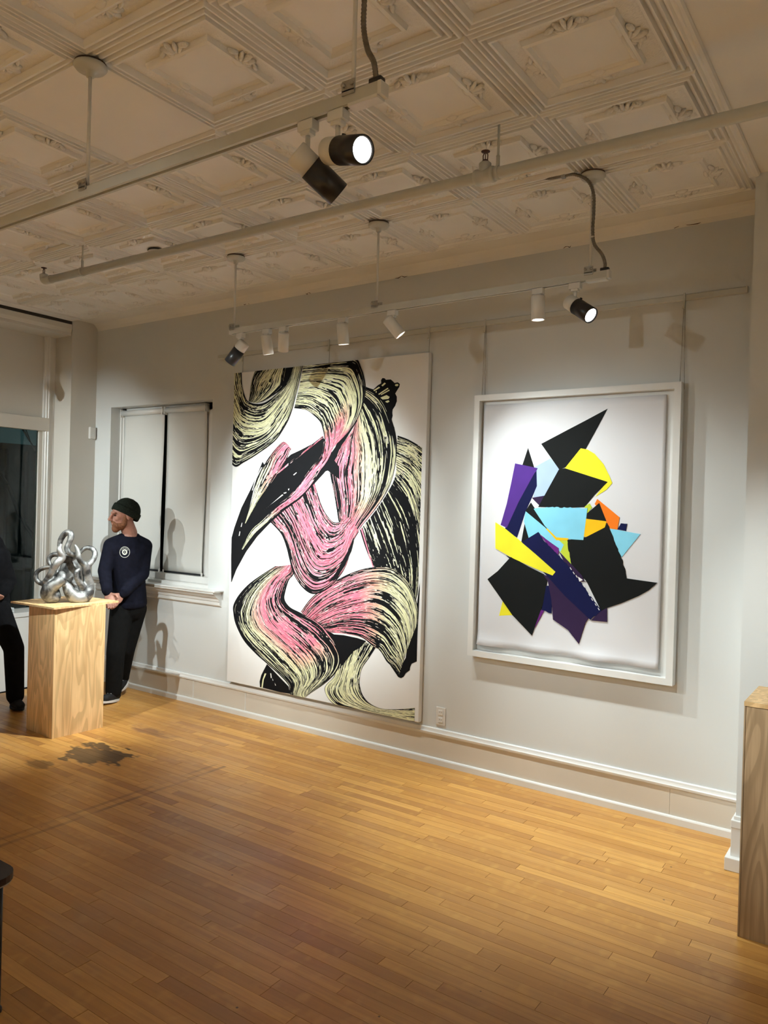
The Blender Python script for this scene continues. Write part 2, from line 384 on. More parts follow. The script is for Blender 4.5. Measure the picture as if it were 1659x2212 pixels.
DATA = {"canvas":[-4.4268,-2.6385,0.255,2.6824],"strokes":[{"n":"ornament_blob","p":[[-3.1483,2.4919],[-3.1039,2.4757],[-3.0764,2.4673],[-3.0395,2.4934],[-3.0131,2.5048],[-3.0149,2.5267],[-3.0036,2.5399],[-2.9849,2.5368],[-2.9739,2.526],[-2.9343,2.5253],[-2.9155,2.511],[-2.902,2.4992],[-2.8761,2.5017],[-2.8591,2.4898],[-2.8621,2.4707],[-2.8795,2.4481],[-2.8944,2.4275],[-2.8806,2.4051],[-2.8796,2.3749],[-2.8916,2.3453],[-2.9117,2.3204],[-2.9135,2.2989],[-2.9102,2.2771],[-2.9173,2.2558],[-2.9112,2.2296],[-2.8917,2.1943],[-2.9185,2.2126],[-2.9796,2.302],[-3.0241,2.3567],[-3.1138,2.4454]]},
{"n":"right_fan","s":[[[-2.8655,2.1442],[-2.8738,2.0124],[-2.8773,1.8626],[-2.9981,1.6748],[-3.159,1.4967]],[[-2.768,2.1108],[-2.7525,1.9584],[-2.755,1.7236],[-2.8943,1.4826],[-3.11,1.3828]],[[-2.6522,2.045],[-2.6484,1.8371],[-2.6573,1.4068],[-2.8023,1.2678],[-3.0623,1.2952]],[[-2.6507,2.0003],[-2.6477,1.7254],[-2.6703,1.0955],[-2.7666,1.1394],[-3.0218,1.2421]]],"c":[["c","c"],
["c","c"],
["c","c"],
["c","c"]],"i":[0.25,-0.1,-0.15,0.1,0.28,0.3,0.3,0.3],"b":0.02,"f":1.0,"w":0.35},
{"n":"dab","p":[[-3.1514,1.5061],[-3.1414,1.5119],[-3.039,1.2625],[-3.0273,1.2417],[-3.0383,1.241]],"k":"p"},
{"n":"bottom_sweep","s":[[[-3.3675,0.7276],[-3.1537,0.7433],[-2.9963,0.7024]],[[-3.3241,0.624],[-3.1757,0.6436],[-3.0492,0.6251]],[[-3.3346,0.5448],[-3.2108,0.5468],[-3.1088,0.541]],[[-3.3512,0.454],[-3.2397,0.4501],[-3.1249,0.4575]],[[-3.4346,0.3523],[-3.2498,0.3663],[-3.1168,0.4079]],[[-3.3577,0.2603],[-3.1963,0.3134],[-3.0899,0.3565]],[[-3.2005,0.2487],[-3.1127,0.2868],[-3.0324,0.3157]],[[-3.0237,0.2418],[-2.9878,0.2733],[-2.9397,0.2967]],[[-2.8417,0.2398],[-2.8311,0.2762],[-2.8145,0.3126]],[[-2.664,0.2384],[-2.6657,0.2912],[-2.6677,0.3488]]],"c":[["c","c"],
["c","c"],
["c","c"],
["c","c"],
["c","c"],
["c","c"],
["c","c"],
["c","c"],
["c","c"],
["c","c"]],"i":[0.15,-0.2,-0.2,-0.05,0.2],"b":0.0,"f":1.0,"w":0.35},
{"n":"black_pinch","p":[[-3.4361,0.777],[-3.3616,0.7492],[-3.2763,0.7541],[-3.1539,0.7484],[-3.078,0.7374],[-3.1264,0.6857],[-3.1824,0.653],[-3.2381,0.5892],[-3.2817,0.5367],[-3.3087,0.5587],[-3.3311,0.6335],[-3.3864,0.6993]]},
{"n":"black_tail","p":[[-2.7276,0.8535],[-2.6937,0.8719],[-2.658,1.1697],[-2.6556,1.1314],[-2.6638,0.8319],[-2.664,0.803],[-2.6636,0.6535],[-2.703,0.6335],[-2.7136,0.6078],[-2.7158,0.5881],[-2.7469,0.5641],[-2.7634,0.5372],[-2.7835,0.5254],[-2.8072,0.5306],[-2.8779,0.604],[-2.8174,0.5733],[-2.7947,0.5962],[-2.7503,0.6658],[-2.7415,0.7498]]},
{"n":"lower_fan","s":[[[-3.6765,0.8771],[-3.5614,0.8089],[-3.4317,0.7688]],[[-3.5681,0.9985],[-3.4653,0.8666],[-3.3774,0.7592]],[[-3.3781,1.1201],[-3.3244,0.937],[-3.2716,0.7651]],[[-3.2058,1.2024],[-3.1529,0.9905],[-3.1222,0.7573]],[[-3.0385,1.2477],[-3.0194,1.0121],[-3.0313,0.7143]],[[-2.865,1.249],[-2.8986,0.9792],[-2.9589,0.6834]],[[-2.7362,1.1606],[-2.8004,0.9014],[-2.9026,0.6198]],[[-2.6698,1.0192],[-2.7552,0.8016],[-2.8425,0.5841]],[[-2.6661,0.9074],[-2.742,0.7162],[-2.799,0.5465]]],"c":[["p","p"],
["p","p"],
["p","p"],
["p","p"],
["o","o"],
["c","c"],
["c","c"],
["c","c"],
["c","c"]],"i":[0.2,0,-0.12,-0.05,-0.1,0,0.15,0.05,0.1],"b":0.03,"f":1.15,"w":0.35},
{"n":"black_curl","p":[[-3.9983,0.4494],[-3.7729,0.3121],[-3.7615,0.2616],[-3.8605,0.2574],[-4.0649,0.2636],[-4.0698,0.3045],[-4.0549,0.3557],[-4.0297,0.3986]]},
{"n":"dab","p":[[-4.0188,0.3758],[-4.0022,0.3758],[-4.027,0.3257],[-4.0366,0.2607],[-4.05,0.2595],[-4.0403,0.3237]],"k":"c"},
{"n":"dab","p":[[-3.9629,0.384],[-3.9531,0.3855],[-3.9453,0.3527],[-3.955,0.3488]],"k":"w"},
{"n":"dab","p":[[-3.9419,0.3508],[-3.9283,0.3359],[-3.9347,0.3325]],"k":"w"},
{"n":"dab","p":[[-3.9147,0.3211],[-3.9009,0.3015],[-3.9087,0.3003]],"k":"w"},
{"n":"lower_curl","s":[[[-3.94,1.1951],[-3.8561,1.2032],[-3.7927,1.2146],[-3.7608,1.2072]],[[-4.0631,1.1281],[-3.9384,1.1518],[-3.8292,1.1691],[-3.7586,1.1457]],[[-4.2025,1.0436],[-4.0736,1.049],[-3.9361,1.0891],[-3.8013,1.0996]],[[-4.3102,0.9497],[-4.1645,0.9428],[-4.005,0.9962],[-3.8331,1.0111]],[[-4.3706,0.8637],[-4.2091,0.8494],[-4.0286,0.9161],[-3.8374,0.9533]],[[-4.3719,0.803],[-4.2206,0.7886],[-3.9994,0.841],[-3.7814,0.9013]],[[-4.3401,0.7107],[-4.1762,0.7042],[-3.9309,0.7659],[-3.6738,0.8695]],[[-4.2481,0.5963],[-4.0445,0.6214],[-3.7864,0.6865],[-3.5074,0.8172]],[[-4.1145,0.5094],[-3.9032,0.5424],[-3.6585,0.6172],[-3.4223,0.7623]],[[-3.9984,0.4518],[-3.7913,0.4714],[-3.5706,0.5586],[-3.3318,0.6773]],[[-3.8651,0.3841],[-3.7136,0.4161],[-3.5258,0.4904],[-3.2886,0.5923]],[[-3.7732,0.3216],[-3.6742,0.3607],[-3.5232,0.4165],[-3.3255,0.4964]],[[-3.7615,0.2616],[-3.6954,0.2582],[-3.6106,0.3096],[-3.4213,0.3997]],[[-3.6826,0.2499],[-3.6579,0.2526],[-3.615,0.2611],[-3.5733,0.2923]]],"c":[["p","p"],
["c","p"],
["c","p"],
["c","p"],
["c","p"],
["c","p"],
["c","p"],
["c","p"],
["c","p"],
["c","o"],
["c","c"],
["c","c"],
["c","c"],
["c","c"]],"i":[0.6,0.32,0.12,0.02,-0.15,-0.2,-0.15,-0.05,0.1,0.2,0.3],"b":0.02,"f":1.0,"w":0.35},
{"n":"middle_loop","s":[[[-3.2567,2.1744],[-3.1978,2.2911],[-3.141,2.4806]],[[-3.3468,2.0846],[-3.1823,2.172],[-3.0122,2.4079]],[[-3.3883,2.0204],[-3.1555,2.0531],[-2.9206,2.261]],[[-3.4397,1.9201],[-3.1505,1.9077],[-2.8704,2.1004]],[[-3.3982,1.7594],[-3.1468,1.7988],[-2.8799,1.942]],[[-3.3705,1.6481],[-3.155,1.7078],[-2.9211,1.8006]],[[-3.3484,1.5558],[-3.1862,1.6251],[-3.0142,1.6655]],[[-3.3339,1.5452],[-3.2182,1.5602],[-3.1431,1.5264]],[[-3.3264,1.501],[-3.2558,1.4808],[-3.1788,1.4776]]],"c":[["p","c"],
["p","c"],
["p","c"],
["p","c"],
["p","c"],
["p","c"],
["p","o"],
["p","p"],
["p","p"]],"i":[0.22,0.1,-0.02,-0.05,0.05,-0.15,-0.22,-0.22,-0.15,-0.05,0.15,0.3,0.02,0.35],"b":0.02,"f":1.0,"w":0.35},
{"n":"centre_vase","s":[[[-4.0004,1.5221],[-3.8074,1.667],[-3.5787,1.8219]],[[-3.8907,1.4395],[-3.7265,1.5625],[-3.5385,1.7294]],[[-3.8348,1.3442],[-3.6723,1.4681],[-3.4991,1.6498]],[[-3.7988,1.2488],[-3.6191,1.3844],[-3.4609,1.599]],[[-3.7565,1.1497],[-3.5671,1.3204],[-3.4174,1.5582]],[[-3.6704,1.0599],[-3.5164,1.2761],[-3.393,1.545]],[[-3.5688,1.0179],[-3.4674,1.2697],[-3.3692,1.5421]],[[-3.4478,1.0549],[-3.4077,1.2828],[-3.3515,1.5446]],[[-3.3434,1.1428],[-3.3379,1.3242],[-3.3341,1.5517]],[[-3.2653,1.2548],[-3.2811,1.3737],[-3.3173,1.5754]],[[-3.2186,1.4045],[-3.2438,1.4675],[-3.305,1.5573]],[[-3.1677,1.4845],[-3.1999,1.5288],[-3.2652,1.5862]]],"c":[["p","p"],
["p","p"],
["p","p"],
["p","p"],
["p","p"],
["p","p"],
["p","p"],
["p","p"],
["p","p"],
["p","p"],
["p","p"],
["p","p"]],"i":[0.35,0.12,0.1,0.05,-0.05,-0.12,-0.12,-0.05,0.1,-0.05,0.08],"b":0.0,"f":1.0,"w":0.35},
{"n":"black_knot","p":[[-3.2191,2.291],[-3.2067,2.2547],[-3.2497,2.2026],[-3.3094,2.1233],[-3.3534,2.07],[-3.3804,2.016],[-3.3966,1.9797],[-3.3546,1.9384],[-3.3485,1.8475],[-3.4587,1.9115],[-3.4939,1.9025],[-3.5293,1.8933],[-3.4966,1.9808],[-3.4391,2.026],[-3.3943,2.08],[-3.3619,2.1475],[-3.3275,2.151],[-3.2516,2.2565]]},
{"n":"black_vase_edge","p":[[-3.2096,1.449],[-3.2083,1.4133],[-3.2258,1.3496],[-3.2523,1.2986],[-3.2787,1.2428],[-3.3225,1.1854],[-3.3414,1.1477],[-3.3785,1.1312],[-3.4306,1.1133],[-3.3796,1.163],[-3.3353,1.2208],[-3.2974,1.2868],[-3.2595,1.3432],[-3.2331,1.3986]]},
{"n":"black_leaf","p":[[-3.5177,2.1607],[-3.5702,2.1205],[-3.7213,2.063],[-3.8144,2.0315],[-3.9396,1.9419],[-4.0589,1.7816],[-4.1682,1.6375],[-4.2664,1.5007],[-4.3635,1.4721],[-4.4116,1.3893],[-4.4109,1.2174],[-4.4026,1.035],[-4.3511,1.1407],[-4.2447,1.2925],[-4.1327,1.412],[-4.0158,1.5097],[-3.8632,1.6158],[-3.7085,1.7046],[-3.5836,1.8138],[-3.4675,1.9156],[-3.4115,1.9931],[-3.438,2.0805],[-3.4929,2.1323]]},
{"n":"black_leaf_edge","p":[[-4.0997,1.9822],[-4.1501,1.8842],[-4.2208,1.7653],[-4.3128,1.6242],[-4.3846,1.4662],[-4.4115,1.3868],[-4.3546,1.4221],[-4.2596,1.5059],[-4.1866,1.7656],[-4.0787,1.9575]]},
{"n":"leaf_pink","s":[[[-4.2699,1.5031],[-4.2597,1.5084],[-4.2467,1.5313]],[[-4.1977,1.6962],[-4.1568,1.6969],[-4.1162,1.6976]],[[-4.1547,1.8251],[-4.0867,1.8107],[-4.0069,1.8112]],[[-4.0979,1.9332],[-4.0173,1.9132],[-3.9316,1.8984]],[[-4.047,2.0011],[-3.9679,2.0001],[-3.8759,1.9654]],[[-3.9707,2.0775],[-3.9114,2.0571],[-3.8514,1.9986]],[[-3.8946,2.1288],[-3.8615,2.0992],[-3.828,2.0556]],[[-3.8425,2.1036],[-3.8292,2.089],[-3.8095,2.0719]]],"c":[["c","c"],
["c","c"],
["c","o"],
["c","p"],
["o","p"],
["p","p"],
["p","p"],
["p","p"]],"i":[0.35,-0.1,-0.1,-0.05,0.1],"b":0.02,"f":1.1,"w":0.35},
{"n":"pink_edge_streak","s":[[[-3.5117,2.1605],[-3.5025,2.151]],[[-3.6901,2.0577],[-3.6805,2.0458]],[[-3.8251,1.9745],[-3.8119,1.9624]],[[-3.9509,1.8937],[-3.9441,1.8864]]],"c":[["p","p"],
["p","p"],
["p","p"],
["p","p"]],"i":[0.1,0.1],"b":0.1,"f":1.0,"w":0.35},
{"n":"pink_tail","s":[[[-4.2973,1.302],[-4.2868,1.3001]],[[-4.2023,1.4485],[-4.1672,1.4252]],[[-4.0899,1.5315],[-4.0231,1.5289]],[[-3.9548,1.6424],[-3.8954,1.6149]],[[-3.8161,1.7266],[-3.7704,1.6846]],[[-3.7129,1.8272],[-3.6372,1.7807]],[[-3.6062,1.9396],[-3.5268,1.9113]],[[-3.5188,2.0222],[-3.4527,1.9982]],[[-3.5013,2.1187],[-3.4037,2.1025]]],"c":[["c","c"],
["c","c"],
["c","c"],
["p","p"],
["p","p"],
["p","p"],
["p","p"],
["p","p"],
["p","p"]],"i":[0.2,0.02,-0.15,-0.2,-0.05],"b":0.0,"f":1.1,"w":0.35},
{"n":"dab","p":[[-4.2035,1.7605],[-4.1933,1.7631],[-4.1558,1.8547],[-4.1015,1.9381],[-4.1115,1.9381],[-4.1692,1.8497]],"k":"w"},
{"n":"dab","p":[[-4.3015,1.5094],[-4.298,1.5071],[-4.3038,1.4768],[-4.3129,1.4765]],"k":"w"},
{"n":"dab","p":[[-4.3235,1.441],[-4.3164,1.4388],[-4.3223,1.4085],[-4.3327,1.403]],"k":"w"},
{"n":"dab","p":[[-4.0726,1.6079],[-3.8868,1.7352],[-3.877,1.7305],[-3.9949,1.6609]],"k":"w"},
{"n":"dab","p":[[-3.8744,1.7473],[-3.8457,1.7525],[-3.8487,1.7452],[-3.8709,1.7402]],"k":"w"},
{"n":"dab","p":[[-3.8307,1.7765],[-3.818,1.779],[-3.8208,1.7671],[-3.829,1.767]],"k":"w"},
{"n":"dab","p":[[-3.7837,1.8814],[-3.753,1.9004],[-3.7497,1.8956],[-3.7773,1.8767]],"k":"w"},
{"n":"top_arch","s":[[[-3.7134,2.6894],[-3.7483,2.5282],[-3.7915,2.374]],[[-3.5419,2.6922],[-3.61,2.5286],[-3.6788,2.3558]],[[-3.374,2.6946],[-3.4863,2.492],[-3.5998,2.3111]],[[-3.2345,2.6926],[-3.4009,2.4493],[-3.5389,2.261]],[[-3.1844,2.6273],[-3.3575,2.391],[-3.5152,2.211]],[[-3.147,2.5245],[-3.3262,2.3338],[-3.5015,2.1682]],[[-3.1432,2.4155],[-3.3122,2.2685],[-3.4926,2.1208]],[[-3.1867,2.2997],[-3.3275,2.2045],[-3.4836,2.0736]],[[-3.2577,2.202],[-3.3661,2.1315],[-3.4879,2.0219]],[[-3.354,2.1219],[-3.4233,2.0677],[-3.5044,1.9751]]],"c":[["c","c"],
["c","c"],
["c","c"],
["c","c"],
["c","c"],
["c","o"],
["c","p"],
["c","p"],
["p","p"],
["p","p"]],"i":[0.32,0.02,0.3,-0.15,-0.2,-0.15,-0.2,-0.05,-0.1,0.1,-0.1,0.15,0.0,0.35],"b":0.0,"f":1.0,"w":0.35},
{"n":"upper_left_inner","s":[[[-4.2635,2.4511],[-4.2252,2.4401],[-4.1703,2.4321]],[[-4.2521,2.516],[-4.1793,2.4918],[-4.0636,2.4556]],[[-4.2412,2.5947],[-4.135,2.5775],[-3.9096,2.5428]],[[-4.2128,2.662],[-4.0838,2.6424],[-3.8963,2.6186]],[[-4.1868,2.6955],[-4.0325,2.6919],[-3.8859,2.6859]]],"c":[["c","c"],
["c","c"],
["c","c"],
["c","c"],
["c","c"]],"i":[0.3,0.25,0.05,-0.1,-0.12,-0.1,0.05],"b":0.03,"f":1.2,"w":0.35},
{"n":"black_wedge","p":[[-3.886,2.6887],[-3.8097,2.6906],[-3.8107,2.6313],[-3.8592,2.5681],[-3.9217,2.5196],[-4.0245,2.4728],[-3.9226,2.5437],[-3.9047,2.5857]]},
{"n":"upper_left_loop","s":[[[-4.3512,2.6936],[-4.5539,2.7136],[-4.801,2.7331]],[[-4.3422,2.6018],[-4.5417,2.5851],[-4.7638,2.5582]],[[-4.322,2.5304],[-4.4859,2.4493],[-4.6725,2.3354]],[[-4.292,2.4737],[-4.4017,2.3036],[-4.5382,2.1049]],[[-4.2599,2.4479],[-4.3147,2.2401],[-4.4098,1.9517]],[[-4.2043,2.43],[-4.2171,2.2218],[-4.2981,1.9798]],[[-4.1261,2.4258],[-4.1089,2.2328],[-4.1425,2.0471]],[[-4.05,2.4475],[-4.0242,2.2833],[-3.9794,2.1363]],[[-3.9598,2.4979],[-3.9357,2.3712],[-3.8826,2.2392]],[[-3.8937,2.5465],[-3.8615,2.4536],[-3.8224,2.3418]],[[-3.8445,2.6005],[-3.8076,2.5455],[-3.7686,2.5097]],[[-3.8115,2.6903],[-3.7688,2.692],[-3.7153,2.6917]]],"c":[["c","c"],
["c","c"],
["c","c"],
["c","c"],
["c","c"],
["c","c"],
["c","c"],
["c","c"],
["c","c"],
["c","c"],
["c","c"],
["c","c"]],"i":[0.3,0.12,0.1,-0.08,-0.15,-0.12,-0.12,-0.05,0.2,0.05,0.2,0.3],"b":0.0,"f":1.0,"w":0.35},
{"n":"dab","p":[[-3.0735,2.4605],[-3.0284,2.4817],[-3.0174,2.4744],[-3.0651,2.4534]],"k":"c"},
{"n":"dab","p":[[-3.0072,2.4891],[-2.9812,2.5069],[-2.9704,2.4996],[-2.9963,2.4818]],"k":"c"},
{"n":"dab","p":[[-3.0321,2.4316],[-2.9535,2.4702],[-2.948,2.4634],[-3.0238,2.4258]],"k":"c"},
{"n":"dab","p":[[-3.0105,2.4281],[-2.9425,2.4565],[-2.937,2.4496],[-3.005,2.4234]],"k":"c"},
{"n":"dab","p":[[-3.0124,2.4063],[-2.9624,2.4208],[-2.9355,2.4062],[-2.9456,2.3938],[-2.9933,2.3921]],"k":"c"},
{"n":"dab","p":[[-2.9715,2.3778],[-2.9454,2.3851],[-2.9356,2.3758],[-2.95,2.368],[-2.9634,2.3709]],"k":"c"},
{"n":"dab","p":[[-2.8963,2.4837],[-2.8887,2.4897],[-2.8731,2.4899],[-2.8661,2.4817],[-2.8752,2.4745],[-2.8909,2.4769]],"k":"c"},
{"n":"dab","p":[[-3.0542,2.4505],[-3.0463,2.4544],[-3.0443,2.4433],[-3.0512,2.4415]],"k":"c"}],"frame":[-2.2818,-1.0414,0.7487,2.3754],"paper":[-2.2325,-1.1256,0.8216,2.3171],"pieces":[["yellow_corner","Y",[[-2.0665,1.1051],[-1.9924,1.0272],[-2.0884,1.0127]]],
["black_spike","K",[[-1.9283,2.0426],[-1.8818,1.9169],[-1.9004,1.9099],[-1.9632,1.9368]]],
["pale_blue_piece","B",[[-1.7814,1.9788],[-1.7247,1.9135],[-1.816,1.7553],[-1.8858,1.7463],[-1.8691,1.8133],[-1.8821,1.9274]]],
["navy_blade","N",[[-1.8693,1.9098],[-1.8635,1.8133],[-1.8951,1.7409],[-1.9306,1.6624],[-1.9831,1.4989],[-2.0677,1.5437],[-2.054,1.5783],[-1.9261,1.8217]]],
["purple_blade","P",[[-2.0101,1.9506],[-1.8612,1.9203],[-1.8719,1.901],[-1.881,1.8923],[-1.9259,1.8128],[-1.9803,1.7145],[-2.0533,1.5559],[-2.0953,1.5723],[-2.058,1.704],[-2.0326,1.8299]]],
["black_peak","K",[[-1.449,2.2552],[-1.5034,2.1509],[-1.5687,2.0309],[-1.645,1.9429],[-1.7246,1.9091],[-1.8443,2.0653],[-1.6956,2.1364],[-1.5823,2.1901]]],
["yellow_fan","Y",[[-1.5993,2.034],[-1.5599,2.0265],[-1.516,2.0005],[-1.4631,1.9413],[-1.4274,1.8747],[-1.4094,1.8333],[-1.4418,1.7957],[-1.5042,1.7557],[-1.4593,1.8164],[-1.6915,1.9193]]],
["dark_violet_chip","V",[[-1.8933,1.7427],[-1.8114,1.7571],[-1.842,1.6954],[-1.8758,1.7254]]],
["black_slab","K",[[-1.7292,1.9109],[-1.6915,1.9193],[-1.4347,1.8398],[-1.5088,1.7657],[-1.5671,1.6939],[-1.6816,1.6861],[-1.8512,1.689],[-1.8115,1.7614]]],
["lime_chip","L",[[-1.5374,1.7165],[-1.5221,1.6941],[-1.5486,1.6573],[-1.5654,1.6973]]],
["black_wedge","K",[[-1.899,1.7135],[-1.8744,1.6815],[-1.8061,1.5873],[-1.7821,1.5577],[-1.8241,1.5692],[-1.9353,1.6579]]],
["orange_piece","O",[[-1.4927,1.7425],[-1.3621,1.642],[-1.3716,1.5733],[-1.4183,1.5747],[-1.4719,1.6744],[-1.5072,1.7138]]],
["navy_chip","N",[[-1.3529,1.6086],[-1.3184,1.6065],[-1.3237,1.5662],[-1.3724,1.5733]]],
["sky_blue_flag","C",[[-1.4226,1.5779],[-1.2441,1.5525],[-1.3431,1.4201],[-1.3691,1.463],[-1.4006,1.544]]],
["black_peak_small","K",[[-1.4801,1.7202],[-1.4346,1.6156],[-1.5519,1.6234],[-1.5486,1.6598]]],
["black_sail_left","K",[[-1.9333,1.596],[-1.9016,1.4956],[-1.9534,1.4737]]],
["lime_blade","L",[[-1.7301,1.5037],[-1.6625,1.5026],[-1.634,1.3564],[-1.6634,1.3853],[-1.7052,1.4292]]],
["black_mass","K",[[-1.4319,1.6091],[-1.414,1.5724],[-1.3962,1.5359],[-1.3781,1.4873],[-1.3474,1.4272],[-1.3292,1.3669],[-1.3125,1.3026],[-1.1455,1.2914],[-1.1889,1.2477],[-1.2435,1.2106],[-1.3394,1.1609],[-1.4198,1.1267],[-1.4504,1.107],[-1.5364,1.2601],[-1.6339,1.3547],[-1.6642,1.5],[-1.5531,1.5222],[-1.4437,1.5821]]],
["amber_piece","A",[[-1.5537,1.6276],[-1.4347,1.6173],[-1.4437,1.5821],[-1.5514,1.5222],[-1.5724,1.528]]],
["sky_blue_shard","C",[[-1.9306,1.6607],[-1.8056,1.5699],[-1.684,1.4716],[-1.7025,1.4293],[-1.7658,1.476],[-1.8465,1.5394],[-1.9045,1.4982],[-1.9402,1.6002]]],
["sky_blue_block","C",[[-1.8789,1.677],[-1.8463,1.6839],[-1.7724,1.6891],[-1.6638,1.6882],[-1.5478,1.6893],[-1.5665,1.5046],[-1.7302,1.5063],[-1.8058,1.5786]]],
["amber_line","A",[[-1.7979,1.5615],[-1.7868,1.5619],[-1.7304,1.5123],[-1.6539,1.5107],[-1.6624,1.4983],[-1.7299,1.4951]]],
["blue_panel","N",[[-1.7947,1.2221],[-1.747,1.226],[-1.7474,1.064],[-1.8086,1.0743]]],
["magenta_sliver","M",[[-1.8199,1.0784],[-1.7938,1.074],[-1.8491,0.9675]]],
["black_kite","K",[[-2.0183,1.381],[-1.9011,1.3281],[-1.8014,1.2895],[-1.7793,1.2624],[-1.8022,1.1081],[-1.8674,0.9188],[-1.9973,1.0267],[-2.1728,1.2321],[-2.1042,1.2871]]],
["black_tab","K",[[-2.0528,1.3879],[-2.0033,1.3685],[-2.0177,1.3622]]],
["dark_violet_kite","V",[[-1.806,1.2883],[-1.7411,1.2697],[-1.612,1.1605],[-1.5216,1.0594],[-1.5398,1.0305],[-1.576,0.9052],[-1.6418,0.9765],[-1.7363,1.0279],[-1.7501,1.1478],[-1.7753,1.2497]]],
["dark_violet_foot","V",[[-1.4173,1.1269],[-1.4141,1.0492],[-1.5057,1.0476],[-1.4545,1.1041]]],
["dark_violet_edge","V",[[-1.7096,1.4272],[-1.6543,1.379],[-1.568,1.2999],[-1.554,1.2672],[-1.528,1.2692],[-1.5888,1.2644],[-1.6716,1.3608]]],
["violet_sliver","M",[[-1.8367,1.5249],[-1.7121,1.4486],[-1.7164,1.4113],[-1.7744,1.4582]]],
["navy_diagonal","N",[[-1.8437,1.5395],[-1.8173,1.4996],[-1.7463,1.4381],[-1.6535,1.3534],[-1.5801,1.2651],[-1.508,1.1784],[-1.4495,1.1071],[-1.511,1.0504],[-1.6658,1.1727],[-1.797,1.2959],[-1.8739,1.3651],[-1.9486,1.4739]]],
["white_chip","W",[[-1.5914,1.2914],[-1.5612,1.275],[-1.5818,1.2633]]],
["yellow_blade","Y",[[-2.1287,1.5865],[-2.0529,1.5442],[-1.9831,1.4963],[-1.8563,1.4057],[-1.7286,1.3095],[-1.7462,1.2866],[-1.8726,1.3256],[-1.9985,1.3706],[-2.1236,1.4263]]]],"dashes":[[[-1.6398,1.3415],[-1.6305,1.3285]],[[-1.6213,1.3172],[-1.612,1.3043]],[[-1.6031,1.299],[-1.5939,1.2861]],[[-1.5578,1.25],[-1.5487,1.2372]],[[-1.5397,1.2261],[-1.5306,1.2134]],[[-1.5241,1.198],[-1.5151,1.1853]],[[-1.5079,1.1742],[-1.4989,1.1616]],[[-1.4856,1.147],[-1.4767,1.1344]],[[-1.4679,1.1236],[-1.459,1.1111]]],"sign":[[-1.2363,0.8384],[-1.2208,0.8527],[-1.2077,0.8667],[-1.2102,0.8437],[-1.1973,0.8641],[-1.1928,0.8461],[-1.1839,0.8659],[-1.177,0.8467],[-1.1652,0.846],[-1.1494,0.8426]],"sculpt":[["foot",[[-5.0425,3.1478,0.955,0.0366],[-5.0535,3.1121,0.9681,0.0415],[-5.0467,3.1042,0.9971,0.0415],[-5.0263,3.1176,1.0313,0.0378],[-4.9961,3.1462,1.0624,0.0317],[-4.9825,3.1673,1.0844,0.0268],[-4.989,3.1757,1.1058,0.022],[-5.0167,3.1696,1.1209,0.0207],[-5.0503,3.1542,1.1221,0.0244],[-5.0865,3.1534,1.0857,0.0305],[-5.0971,3.1554,1.0284,0.0335],[-5.0795,3.1642,0.9729,0.0366]]],
["arm",[[-5.0765,3.0763,1.0495,0.0134],[-5.0546,3.092,1.0752,0.0171],[-5.0341,3.1054,1.1093,0.0201],[-5.0138,3.1186,1.1545,0.0201],[-4.9934,3.1318,1.1997,0.022],[-4.9871,3.1602,1.2295,0.022],[-4.9845,3.1641,1.249,0.0207],[-4.9833,3.1475,1.2747,0.0177],[-4.9864,3.1427,1.2997,0.0146],[-4.9923,3.152,1.3186,0.011],[-4.9897,3.1561,1.3297,0.0073]]],
["loop",[[-5.028,3.115,1.1693,0.0098],[-5.0601,3.1019,1.166,0.011],[-5.0949,3.0846,1.1561,0.0122],[-5.1211,3.0624,1.1332,0.0122],[-5.1275,3.0523,1.1026,0.0134],[-5.1231,3.0593,1.0719,0.014],[-5.1019,3.0738,1.0532,0.0146],[-5.0711,3.0848,1.0521,0.0146],[-5.0434,3.091,1.0817,0.0159]]],
["loop",[[-5.1202,3.1564,1.179,0.011],[-5.1338,3.1538,1.2037,0.0122],[-5.1294,3.1606,1.2348,0.0134],[-5.1057,3.179,1.2525,0.0146],[-5.0719,3.1947,1.2511,0.0159],[-5.0352,3.1963,1.2447,0.0171]]],
["loop",[[-5.0713,3.1956,1.3161,0.0134],[-5.0676,3.2014,1.3557,0.0159],[-5.0484,3.2128,1.396,0.0171],[-5.0177,3.2236,1.4152,0.0183],[-4.9895,3.2305,1.4067,0.0183],[-4.9802,3.2266,1.3763,0.0171],[-4.9872,3.2155,1.3368,0.0165],[-4.993,3.2066,1.303,0.0165],[-4.9879,3.2145,1.275,0.0171],[-4.9875,3.2521,1.254,0.0159],[-5.004,3.3004,1.2598,0.0134]]],
["body",[[-5.0688,3.2365,1.2299,0.0244],[-5.06,3.2687,1.2177,0.0305],[-5.0664,3.2773,1.1712,0.0488],[-5.0672,3.276,1.1198,0.0537],[-5.0539,3.2783,1.0692,0.0457],[-5.0293,3.2981,1.0298,0.0366]]],
["foot",[[-4.9962,3.2015,1.0447,0.0183],[-4.9889,3.2129,1.0221,0.0268],[-4.9772,3.2312,0.9824,0.0335],[-4.9668,3.2659,0.9467,0.0378],[-4.9524,3.3069,0.9418,0.0403],[-4.9425,3.3408,0.9713,0.0378],[-4.9442,3.3567,1.0156,0.0305],[-4.9471,3.3521,1.0671,0.0274],[-4.9452,3.3365,1.1196,0.0244],[-4.9403,3.3257,1.1632,0.0232],[-4.9372,3.3121,1.1868,0.0183],[-4.939,3.2908,1.1989,0.0146],[-4.9409,3.2692,1.2308,0.0146],[-4.9433,3.2654,1.2646,0.0134],[-4.9488,3.2568,1.2984,0.011],[-4.9554,3.2466,1.3253,0.0061]]],
